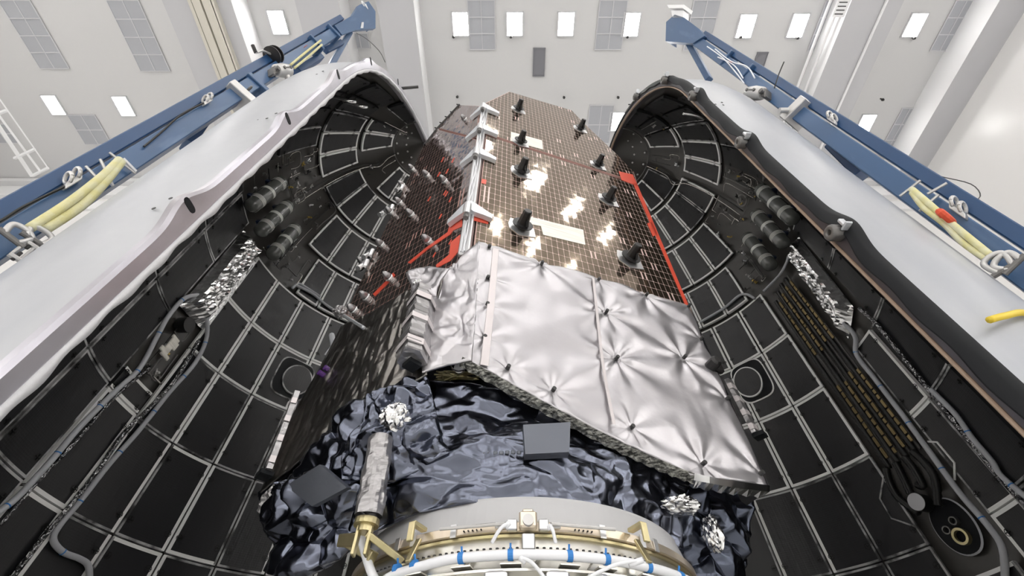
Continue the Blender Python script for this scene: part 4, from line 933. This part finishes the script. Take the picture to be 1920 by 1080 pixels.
# camera-like sensor on the right and little arm on the left
P = onW(1332, 688); b = MB(); b.tube([P-nF*.05, P+nF*.08, P+nF*.1], [.05, .045, .03], 14); b.box(P+aF*.05, (.12, .05, .08), aF, nF, (0, 0, 1), bev=.01); b.build('thruster_nozzle', 'black', sat)
A_, B_ = onL(648, 594, .06), onL(686, 618, .10); b = MB(); d = unit(B_-A_); b.box((A_+B_)/2, (np.linalg.norm(B_-A_), .03, .08), d, unit(np.cross(d, nL)), nL, bev=.01); b.build('side_arm', 'bracket', sat)
crumple(onL(637, 584, .05), .07, 'strap', 'arm_boot', 12)
b = MB(); P = onL(607, 704, .12)
for k in range(2): b.tube([P+np.array([.03*k, 0, .05*k]), P+nL*.05+np.array([.03*k, 0, .05*k])], .022, 12)
b.build('sensor_lens', 'gloss', sat)
b = MB(); b.tube([onL(612, 668, .05), onL(625, 650, .05), onL(622, 628, .05)], .025, 8); b.build('side_fitting', 'bracket', sat)
# ------------------------------------------------------------ payload adapter ring
RC0 = np.array([.07, 3.28]); 
def kz(y): v = (540-y)/FPX; return (math.sin(PITCH)+math.cos(PITCH)*v)/(math.cos(PITCH)-math.sin(PITCH)*v)
def zk(y, r): return kz(y)*(RC0[1]-r)+ZC
ad = empty('payload_adapter', (RC0[0], RC0[1], 0), 'round payload adapter with a white cone and a gold clamp ring under the satellite', 'adapter ring')
def lathe(name, prof_, m, smooth=True, n=128, parent=ad):
    b = MB(); b.grid([[(RC0[0]+r*math.cos(t), RC0[1]+r*math.sin(t), z) for t in (2*math.pi*k/n for k in range(n))] for r, z in prof_], closed=True); return b.build(name, m, parent, smooth=smooth)
def PR(*a): return [(r, zk(y, r)) for y, r in a]
z0 = zk(935, 1.0)
lathe('white_cone', [(.90, z0+.01), (1.0, z0+.01), (1.0, z0)]+PR((978, 1.035))+[(.95, zk(978, 1.035))], 'cone', False)
zc1 = zk(979, 1.06)
lathe('clamp_band', [(1.0, zc1+.003), (1.06, zc1)]+PR((995, 1.065), (998, 1.055))+[(1.0, zk(998, 1.055))], 'goldpale', False)
lathe('groove_ring', PR((999, 1.03), (1001, 1.05), (1006, 1.05), (1009, 1.03)), 'gold', False)
sr = lathe('bolted_ring', PR((1008, 1.035), (1028, 1.045), (1029, 1.09), (1033, 1.095), (1035, 1.09), (1036, 1.06), (1064, 1.07), (1065, 1.12), (1070, 1.12), (1071, 1.06), (1120, 1.06)), 'machined', False)
zl_ = zk(1120, 1.06)
lathe('base_cylinder', [(1.06, zl_), (1.1, zl_-.3), (1.3, .3), (1.3, .02)], 'machined')
lathe('support_cylinder', [(.86, z0+.03), (.86, z0+1.1), (.0, z0+1.1)], 'mli_deep', parent=sat)
b = MB(); bq = MB()
zf = zk(1029, 1.09)
for k in range(110):
    t = math.pi+ math.pi*(k+.5)/110; c = np.array([RC0[0]+1.075*math.cos(t), RC0[1]+1.075*math.sin(t), zf]); b.tube([c, c+(0, 0, .012)], .007, 8)
b.build('bolt_row', 'fitblack', ad)
def ringpt(x, r, z):                           # point on ring of radius r in front of camera at picture column x
    best = None
    for k in range(2000):
        t = math.pi+math.pi*k/2000; p = np.array([RC0[0]+r*math.cos(t), RC0[1]+r*math.sin(t), z]); D = (p-C0)@FW; px = 960+FPX*p[0]/D
        if best is None or abs(px-x) < best[0]: best = (abs(px-x), t)
    t = best[1]; return np.array([RC0[0]+r*math.cos(t), RC0[1]+r*math.sin(t), z]), np.array([math.cos(t), math.sin(t), 0]), np.array([-math.sin(t), math.cos(t), 0])
Z_ = np.array([0, 0, 1.])
# release box at front centre
zcb = (zk(979, 1.06)+zk(996, 1.06))/2; P, ro, ta = ringpt(990, 1.07, zcb)
b = MB(); b.box(P+ro*.03+Z_*.01, (.085, .05, .075), ta, ro, Z_, bev=.008); b.box(P+ro*.02+Z_*.05, (.05, .05, .02), ta, ro, Z_, bev=.004); cb = b.build('separation_box', 'copperbox' if 'copperbox' in M else 'goldpale', ad)
b = MB(); b.tube([P+ro*.05, P+ro*.07], .026, 18); b.build('round_knob', 'steel', cb)
b = MB(); b.box(P-Z_*.08+ro*.02, (.06, .03, .07), ta, ro, Z_, bev=.005)
for s_ in (-1, 1): b.box(P+ta*s_*.075, (.05, .035, .05), ta, ro, Z_, bev=.005); b.box(P+ta*s_*.13, (.05, .02, .025), ta, ro, Z_, bev=.003)
b.build('bolt_housing', 'silver', cb)
for s_ in (-1, 1):
    b = MB(); b.tube([P+ta*s_*.11+ro*.02, P+ta*s_*.42+ro*-.04], .008, 8); b.build('tension_rod', 'steel', cb)
    b = MB()
    for i in range(5):
        for j in range(2): 
            q_, r_, t_ = ringpt(990+s_*(88+i*8)-(10 if s_ > 0 else -10)*0, 1.068, zcb-.008+j*.022); b.tube([q_-r_*.01, q_+r_*.004], .004, 6)
    b.build('band_hole', 'fitblack', ad)
# band brackets
for x, m_ in ((795, 'gold'), (1183, 'gold')):
    P, ro, ta = ringpt(x, 1.07, zcb+.01); b = MB(); b.box(P+ro*.05+Z_*.02, (.035, .1, .02), ta, ro, Z_, bev=.003); b.box(P+ro*.10-Z_*.02, (.035, .015, .09), ta, ro, Z_, bev=.003); b.box(P+ro*.06-Z_*.09, (.03, .015, .13), ta, unit(ro+Z_*.5), unit(Z_-ro*.5), bev=.003); b.build('band_bracket', m_, ad)
for x in (745, 775, 850, 1130, 1205, 1230):
    P, ro, ta = ringpt(x, 1.068, zcb); b = MB(); b.box(P, (.03, .006, .06), ta, ro, Z_); b.build('band_tape', 'silver', ad)
# white sleeved cable round the ring with blue ties, hanging from gold connector
zc_ = zk(1040, 1.13); 
pts = [ringpt(x, 1.13, zc_+dz)[0] for x, dz in ((1300, 0), (1250, .0), (1190, 0), (1120, .0), (1060, 0), (1000, .0), (950, 0), (890, 0), (840, 0), (790, -.01), (740, -.02), (705, -.02))]
hook = [at(680, 1020, 2.40), at(676, 990, 2.36), at(675, 972, 2.34)]
P_ = smooth_path(pts+hook, 8); b = MB(); b.tube(P_, .021, 12); wc = b.build('sleeved_cable', 'white', ad, smooth=True)
for x in (745, 777, 865, 957, 1068, 1137, 1215, 1275):
    P, ro, ta = ringpt(x, 1.13, zc_); b = MB(); b.tube([P-ta*.012, P+ta*.012], .024, 14); b.tube([P+Z_*.02, P+Z_*.045+ro*.01], .005, 6); b.build('blue_tie', 'harnessblue', wc)
    b = MB(); b.box(P-Z_*.035-ro*.02, (.09, .05, .006), ta, ro, Z_); b.build('cable_shelf', 'machined', ad)
for (xa, ya_), (xb, yb_) in (((955, 980), (922, 1018)), ((1030, 985), (1042, 1018)), ((975, 1045), (1020, 1082)), ((1205, 1050), (1100, 1085))):
    A_, B_ = at(xa, ya_, 2.14), at(xb, yb_, 2.15); b = MB(); b.tube(smooth_path([A_, (A_+B_)/2+np.array([0, -.02, .01]), B_], 6), .008, 8); b.tube([A_, A_+(B_-A_)*.25], .013, 8); b.build('thin_lead', 'white', ad, smooth=True)
for x in (700, 790, 880, 1010, 1110, 1210):
    P, ro, ta = ringpt(x, 1.075, (zk(1036, 1.07)+zk(1064, 1.07))/2); h = zk(1036, 1.07)-zk(1064, 1.07); b = MB(); b.box(P+ro*.01, (.012, .03, h*1.15), ta*.7+Z_*.0, ro, unit(Z_+ta*.9), bev=.002); b.build('stiffener', 'machined', ad)
for x in (930, 1045, 1120):
    P, ro, ta = ringpt(x, 1.12, zk(1074, 1.12)); b = MB(); b.box(P-Z_*.04, (.10, .06, .09), ta, ro, Z_, bev=.01); b.tube([P-Z_*.04+ro*.02, P-Z_*.04+ro*.045], .02, 10); b.build('latch_block', 'silver', ad)
# gold bracket at the strut foot
b = MB(); c = at(689, 975, 2.32); b.tube([c+Z_*.0, c-Z_*.03], .062, 18); b.tube([c-Z_*.03, c-Z_*.06], .04, 14)
for s_ in (-1, 1): b.box(c+np.array([s_*.03, 0, -.10]), (.015, .05, .13), bev=.003)
gb = b.build('gold_socket', 'gold', ad)
def bar(pts, wd, th, m, name, par):
    A_, B_ = pts; d = unit(B_-A_); s_ = unit(np.cross(d, (0, 1, .3))); u = np.cross(s_, d); b = MB(); b.box((A_+B_)/2, (np.linalg.norm(B_-A_), th, wd), d, s_, u, bev=.004); return b.build(name, m, par)
bar((at(688, 1000, 2.32), at(755, 1052, 2.42)), .06, .03, 'gold', 'gold_arm', gb); bar((at(645, 1012, 2.5), at(700, 1045, 2.4)), .05, .05, 'gold', 'gold_arm', gb); bar((at(640, 1014, 2.5), at(672, 1012, 2.42)), .05, .06, 'gold', 'gold_arm', gb)
bar((at(505, 960, 2.9), at(524, 1008, 2.95)), .06, .03, 'strap', 'side_brace', sat)
# ------------------------------------------------------------ lifting beams
def beam_thing(sd, label, top, bot, dtop, dbot):
    T_, B_ = atr(*top, dtop), atr(*bot, dbot); d = unit(T_-B_); B_ = T_-d*((T_[2]-.12)/d[2])
    ax = np.array([FP[sd]['xa'], FP[sd]['ya'], 0]); mid = (T_+B_)/2; out = unit(np.array([mid[0]-ax[0], mid[1]-ax[1], 0])); out = unit(out-d*np.dot(out, d)); sdv = np.cross(d, out)
    root = empty('lifting_beam', B_, label, 'lifting beam', 'blue lifting beams')
    L_ = np.linalg.norm(T_-B_)
    def mb(c, size, X=d, Y=sdv, Z=out, m='blue', name='main_beam', bev=.01): 
        b = MB(); b.box(c, size, X, Y, Z, bev=bev); return b.build(name, m, root)
    mb((T_+B_)/2, (L_, .17, .20), name='main_beam')
    mb((T_+B_)/2+out*.19-d*.3, (L_*.93, .10, .13), name='rear_beam', m='bluedeep')
    return root, T_, B_, d, out, sdv, mb
lb = beam_thing(-1, 'left blue steel lifting beam, head marked 2, behind the left fairing half', (668, 36), (-120, 536), 4.55, 4.45)
root, T_, B_, d, out, sdv, mb = lb
def onb(x, y, lb_):                           # point on the plane of the beam front face
    root, T_, B_, d, out, sdv, mb = lb_
    f = unit(C0-(T_+B_)/2); f = unit(f-d*np.dot(f, d)); return onplane(x, y, B_+f*.10, f), f
def plate_on(lb_, px, th, m, name, dd=0.):
    P = [onb(x, y, lb_)[0] for x, y in px]; f = onb(960, 0, lb_)[1]; b = MB(); b.prism([p+f*dd for p in P], f, th); return b.build(name, m, lb_[0])
plate_on(lb, [(626, 48), (660, 30), (672, 10), (690, 3), (703, 22), (703, 54), (666, 57), (640, 66)], .10, 'blue', 'head_plate', -.08)
plate_on(lb, [(693, 6), (700, 10), (704, 26), (703, 50)], .25, 'bluedeep', 'head_edge', -.3)
f = onb(960, 0, lb)[1]
# the digit 2 on the head plate
def digit(lb_, cxp, cyp, h, ang, m='beamwhite'):
    f = onb(960, 0, lb_)[1]; c = onb(cxp, cyp, lb_)[0]+f*.025; X = unit(onb(cxp+10, cyp, lb_)[0]-onb(cxp, cyp, lb_)[0]); Y = unit(np.cross(f, X)); 
    if np.dot(Y, onb(cxp, cyp-10, lb_)[0]-onb(cxp, cyp, lb_)[0]) < 0: Y = -Y
    ca, sa = math.cos(ang), math.sin(ang); pts = [(-.3, .28), (-.22, .45), (0, .5), (.25, .42), (.3, .2), (.15, 0), (-.1, -.22), (-.32, -.48), (.34, -.48)]
    P = [c+(X*(x*ca-y*sa)+Y*(x*sa+y*ca))*h for x, y in pts]; b = MB(); b.tube(P, h*.085, 6); return b.build('painted_number', m, lb_[0])
digit(lb, 682, 10, .22, R(65))
plate_on(lb, [(676, 43), (680, 43), (679, 54), (674, 54)], .01, 'ventframe', 'label_plate', .03)
# legs and cross braces going back to the shell
def leg(lb_, a, da, b_, db, wd, m='blue', name='brace'):
    A_, Q = atr(*a, da), atr(*b_, db); dd = unit(Q-A_); s_ = unit(np.cross(dd, lb_[4])); u = np.cross(dd, s_); b = MB(); b.box((A_+Q)/2, (np.linalg.norm(Q-A_), wd, .12), dd, s_, u, bev=.01); b.build(name, m, lb_[0])
leg(lb, (655, 62), 4.6, (612, 138), 4.9, .17); leg(lb, (400, 205), 4.62, (350, 275), 4.8, .30, 'bluedeep'); leg(lb, (600, 108), 4.62, (555, 135), 4.75, .2, 'bluedeep'); leg(lb, (640, 80), 4.62, (610, 95), 4.7, .12, 'bluedeep')
# collars
for x, y, w_ in ((628, 60, .07), (596, 82, .07), (487, 158, .10)):
    c, ff = onb(x, y, lb); mb(c-f*.12, (w_, .30, .34), name='collar')
rb_ = atr(453, 175, 4.45); mb(onb(455, 178, lb)[0]-f*.10, (.16, .34, .36), name='clamp_plate', m='steel')
c, ff = onb(462, 170, lb); b = MB(); ring = [c+f*.06+(d*math.cos(t)+sdv*math.sin(t))*.05 for t in (2*math.pi*k/16 for k in range(17))]; b.tube(ring, .014, 8); b.build('eye_ring', 'fitting', root)
# pivot fitting with foot on shell
def pivot(lb_, px, ft, dn, sgn):
    c, f_ = onb(*px, lb_); d_, out_, sdv_ = lb_[3], lb_[4], lb_[5]; root = lb_[0]; e1 = unit(onb(px[0]+10, px[1], lb_)[0]-c); e2 = unit(onb(px[0], px[1]+10, lb_)[0]-c); b = MB()
    A_ = c-e1*.16*sgn+f_*.08; B_ = c+e1*.20*sgn+f_*.1; b.tube([A_-e1*.02*sgn, A_, A_+(B_-A_)*.5, B_-(B_-A_)*.1, B_], [.07, .10, .115, .10, .07], 18); pv = b.build('pivot_body', 'steel', root, smooth=True)
    b = MB(); F_ = onb(*ft, lb_)[0]+f_*.1-out_*.05; M_ = c+e1*.03*sgn+f_*.1; b.tube([M_, M_+(F_-M_)*.3, M_+(F_-M_)*.85, F_], [.07, .05, .055, .06], 14); b.tube([F_, F_+unit(F_-M_)*.02], .10, 16); b.build('swivel_foot', 'steel', pv)
    b = MB(); 
    for s_ in (-.08, .1): b.tube([c+e1*s_*sgn+f_*.19, c+e1*s_*sgn+f_*.215], .026, 12)
    b.box(c+e1*.01*sgn+f_*.2, (.09, .03, .02), e1, e2, f_); b.build('bolt_head', 'fitting', pv)
    b = MB(); b.box(c-e1*.22*sgn+f_*.03, (.12, .2, .2), e1, e2, f_, bev=.02); b.tube([c-e1*.22*sgn+f_*.12, c-e1*.22*sgn+f_*.18], .04, 12); b.build('gear_housing', 'fitting', pv)
pivot(lb, (522, 137), (537, 168), 0, 1)
# winch reel on top
c, _ = onb(517, 101, lb); b = MB(); ax = unit(onb(527, 98, lb)[0]-c); c = c-f*.05
b.tube([c-ax*.07, c-ax*.05, c-ax*.045, c+ax*.045, c+ax*.05, c+ax*.07], [.15, .15, .08, .08, .15, .15], 24); wr = b.build('cable_reel', 'black', root)
hx, _ = onb(497, 92, lb); h2, _ = onb(484, 96, lb); h3, _ = onb(478, 82, lb); b = MB(); b.tube([c, hx-f*.05, h2-f*.05], .018, 8); b.build('crank_arm', 'steel', wr); b = MB(); b.tube([h2-f*.05, h3-f*.05], .03, 8); b.build('crank_handle', 'black', wr)
# clamps: small rings with pins
def ringclamp(lb_, px, k=1.):
    c, f_ = onb(*px, lb_); d_, out_ = lb_[3], lb_[4]; b = MB(); e2 = unit(onb(px[0], px[1]-10, lb_)[0]-c); 
    b.box(c-e2*.04, (.2, .10, .06), d_, np.cross(d_, e2), e2, bev=.01)
    for s_ in (-.05, .05):
        ring = [c+d_*s_+e2*.03+(f_*math.cos(t)+e2*math.sin(t))*.055*k for t in (2*math.pi*q_/14 for q_ in range(15))]; b.tube(ring, .016, 8)
    b.build('cable_clamp', 'steel', lb_[0])
ringclamp(lb, (389, 187)); ringclamp(lb, (136, 335))
b = MB()
for a_, q_ in (((250, 320), (205, 288)), ((243, 345), (188, 300)), ((225, 347), (173, 312))): pass
for a_, q_ in (((248, 329), (205, 286)), ((205, 352), (188, 299)), ((180, 343), (161, 312))):
    A2, _ = onb(*a_, lb); Q2, _ = onb(*q_, lb); b.tube([A2+f*.05, Q2+f*.0], .014, 6)
b.build('u_bolt', 'steel', root)
plate_on(lb, [(222, 303), (225, 301), (249, 325), (246, 328)], .02, 'ventframe', 'edge_band', .05); plate_on(lb, [(187, 336), (190, 334), (206, 352), (203, 354)], .02, 'ventframe', 'edge_band', .05)
# right beam
rb = beam_thing(1, 'right blue steel lifting beam with a white capped head behind the right fairing half', (1290, 66), (2040, 598), 4.75, 4.65)
rroot, T_, B_, d, out, sdv, mb = rb
plate_on(rb, [(1250, 42), (1266, 28), (1284, 34), (1312, 55), (1322, 68), (1300, 82), (1249, 78)], .12, 'blue', 'head_plate', -.10)
plate_on(rb, [(1248, 45), (1252, 42), (1252, 78), (1248, 77)], .25, 'bluedeep', 'head_edge', -.3)
plate_on(rb, [(1259, 20), (1282, 20), (1282, 34), (1262, 34)], .18, 'beamwhite', 'cap_neck', -.16); plate_on(rb, [(1255, 12), (1287, 12), (1284, 18), (1258, 18)], .3, 'beamwhite', 'cap_plate', -.22)
leg(rb, (1292, 82), 4.8, (1330, 150), 5.1, .15); leg(rb, (1560, 275), 4.8, (1616, 330), 5.0, .28, 'bluedeep')
f = onb(960, 0, rb)[1]
for x, y, w_ in ((1360, 108, .07), (1398, 135, .06)):
    c, ff = onb(x, y, rb); mb(c-f*.12, (w_, .26, .3), name='collar')
c, ff = onb(1490, 207, rb); mb(c-f*.10, (.16, .34, .36), name='clamp_plate', m='steel'); b = MB(); b.tube([c-f*.0+np.array([-.1, 0, 0]), c+np.array([-.22, 0, 0])], .04, 10); b.build('clamp_screw', 'steel', rroot)
pivot(rb, (1424, 180), (1408, 205), 0, -1)
ringclamp(rb, (1560, 222)); ringclamp(rb, (1797, 390))
f = onb(960, 0, rb)[1]
b = MB()
for a_, q_ in (((1693, 372), (1728, 340)), ((1730, 400), (1762, 367)), ((1745, 368), (1778, 345))):
    A2, _ = onb(*a_, rb); Q2, _ = onb(*q_, rb); b.tube([A2+f*.05, Q2+f*.02], .014, 6)
b.build('u_bolt', 'steel', rroot)
b = MB(); b.tube(smooth_path([onb(x, y, rb)[0]+f*.0 for x, y in ((1452, 165), (1460, 140), (1470, 116))], 4), .010, 6); b.build('whip_wire', 'fitblack', rroot)
for pts in ([(1330, 90), (1360, 112), (1385, 140), (1400, 160)], [(1345, 95), (1375, 118), (1405, 128), (1420, 150)], [(1350, 110), (1380, 125), (1398, 150)]):
    b = MB(); b.tube(smooth_path([onb(x, y, rb)[0]+f*.06 for x, y in pts], 5), .011, 6); b.build('rigging_strap', 'white', rroot, smooth=True)
b = MB(); c = onb(1375, 120, rb)[0]+f*.08; b.box(c, (.08, .04, .07), d, sdv, f, bev=.01); b.build('red_tag', 'orange', rroot)
f = onb(960, 0, lb)[1]; d = lb[3]; sdv = lb[5]
for pts in ([(540, 125), (570, 100), (598, 78)], [(548, 130), (575, 108), (600, 86)]):
    b = MB(); b.tube(smooth_path([onb(x, y, lb)[0]+f*.05 for x, y in pts], 5), .022, 6); b.build('rigging_strap', 'sling', root, smooth=True)
b = MB(); c = onb(568, 90, lb)[0]+f*.06; b.box(c, (.08, .05, .06), d, sdv, f, bev=.01); b.build('red_tag', 'orange', root)
b = MB(); b.tube(smooth_path([onb(x, y, lb)[0] for x, y in ((382, 193), (340, 215), (300, 250), (270, 275))], 5), .012, 6); b.build('beam_cable', 'fitblack', root)
b = MB(); b.tube(smooth_path([onb(x, y, lb)[0] for x, y in ((132, 345), (90, 365), (40, 390), (0, 415), (-60, 440))], 5), .012, 6); tag(b.build('steel_cable', 'fitblack'), 'thin dark cable running off the left edge from the left beam clamp', 'cable')
b = MB(); b.tube(smooth_path([onb(x, y, lb)[0] for x, y in ((668, 62), (690, 75), (712, 97), (722, 117))], 5), .008, 6); tag(b.build('drooping_cable', 'fitblack'), 'thin dark cable drooping from the left beam head to the fairing tip', 'cable')
# slings, shackles, turnbuckle
def sling(lb_, px, wd, label, m='sling', off=.16):
    f_ = onb(960, 0, lb_)[1]; P = smooth_path([onb(x, y, lb_)[0]+f_*off for x, y in px], 6); b = MB(); b.tube(P, wd, 10); return tag(b.build('yellow_sling', m, smooth=True), label, 'sling', 'yellow slings')
sling(lb, [(205, 312), (170, 345), (110, 392), (32, 443)], .036, 'thicker yellow round sling on the left beam, its left strand')
sling(lb, [(208, 315), (180, 350), (133, 398), (62, 445)], .036, 'paler yellow round sling on the left beam, its right strand')
sling(rb, [(1728, 368), (1760, 395), (1800, 430), (1882, 497)], .028, 'yellow round sling on the right beam, upper strand')
sling(rb, [(1728, 374), (1752, 404), (1790, 434), (1826, 470), (1872, 502)], .024, 'yellow round sling on the right beam, lower strand')
c = onb(1798, 424, rb)[0]+onb(960, 0, rb)[1]*.2; b = MB(); fr = onb(960, 0, rb)[1]; ring = [c+(rb[3]*math.cos(t)*.5+rb[5]*math.sin(t))*.09 for t in (2*math.pi*k/14 for k in range(15))]; b.tube(ring, .03, 8); tag(b.build('red_tie', 'orange'), 'red tie wrapped around the yellow slings on the right beam', 'strap')
def shackle(lb_, c_px, b_px, label, r_=.022):
    f_ = onb(960, 0, lb_)[1]; A_, B_ = onb(*c_px, lb_)[0]+f_*.17, onb(*b_px, lb_)[0]+f_*.17; dd = unit(B_-A_); L_ = np.linalg.norm(B_-A_); s_ = unit(np.cross(dd, f_)); w_ = .07
    P = [A_-s_*w_*.0]+[]; P = smooth_path([B_-s_*w_*.7, A_+dd*L_*.4-s_*w_, A_+dd*L_*.12-s_*w_*.8, A_, A_+dd*L_*.12+s_*w_*.8, A_+dd*L_*.4+s_*w_, B_+s_*w_*.7], 5)
    root = empty('shackle', A_, label, 'shackle', 'steel shackles'); b = MB(); b.tube(P, r_, 10); b.build('bow', 'steel', root, smooth=True); b = MB(); b.tube([B_-s_*w_*1.3, B_+s_*w_*1.3], r_, 10); b.build('pin', 'fitting', root)
shackle(lb, (24, 446), (-4, 462), 'steel shackle at the very left edge below the yellow slings'); shackle(lb, (60, 448), (40, 466), 'steel shackle holding the right yellow strand and the turnbuckle')
shackle(rb, (1878, 496), (1908, 520), 'upper steel shackle at the lower end of the right yellow slings'); shackle(rb, (1893, 500), (1925, 512), 'steel shackle at the right edge beside the lower yellow sling end')
f_ = onb(960, 0, lb)[1]; A_, B_ = onb(38, 470, lb)[0]+f_*.17, onb(-2, 502, lb)[0]+f_*.17; dd = unit(B_-A_); s_ = unit(np.cross(dd, f_)); tb = empty('turnbuckle', A_, 'steel turnbuckle hanging from the shackle at the left edge', 'turnbuckle'); b = MB(); L_ = np.linalg.norm(B_-A_)
for k in (-1, 1): b.tube([A_+dd*L_*.12+s_*k*.03, A_+dd*L_*.88+s_*k*.03], .012, 8)
b.tube([A_+dd*L_*.12-s_*.04, A_+dd*L_*.12+s_*.04], .02, 8); b.tube([A_+dd*L_*.88-s_*.04, A_+dd*L_*.88+s_*.04], .02, 8); b.build('body', 'steel', tb); b = MB(); b.tube([A_, A_+dd*L_*.35], .014, 8); b.tube([A_+dd*L_*.6, B_], .014, 8); b.build('screw', 'fitblack', tb)
def outer_hit(sd, x, y, k=.0):
    P = FP[sd]; d = ray(x, y)
    for i in range(900):
        t = 1+i*.01; z = t*d[2]
        if z < P['zt'] and math.hypot(t*d[0]-P['xa'], t*d[1]-P['ya']) < prof(sd, z)+.21+k: return C0+d*t
b = MB(); b.tube(smooth_path([outer_hit(1, 1855, 600, .01), outer_hit(1, 1885, 592, .03), outer_hit(1, 1925, 587, .02), outer_hit(1, 1990, 610, .02), outer_hit(1, 2050, 700, .03)], 5), .022, 8); tag(b.build('yellow_hose', 'yellow', smooth=True), 'thin yellow hose lying on the right fairing shell at the right edge', 'hose')
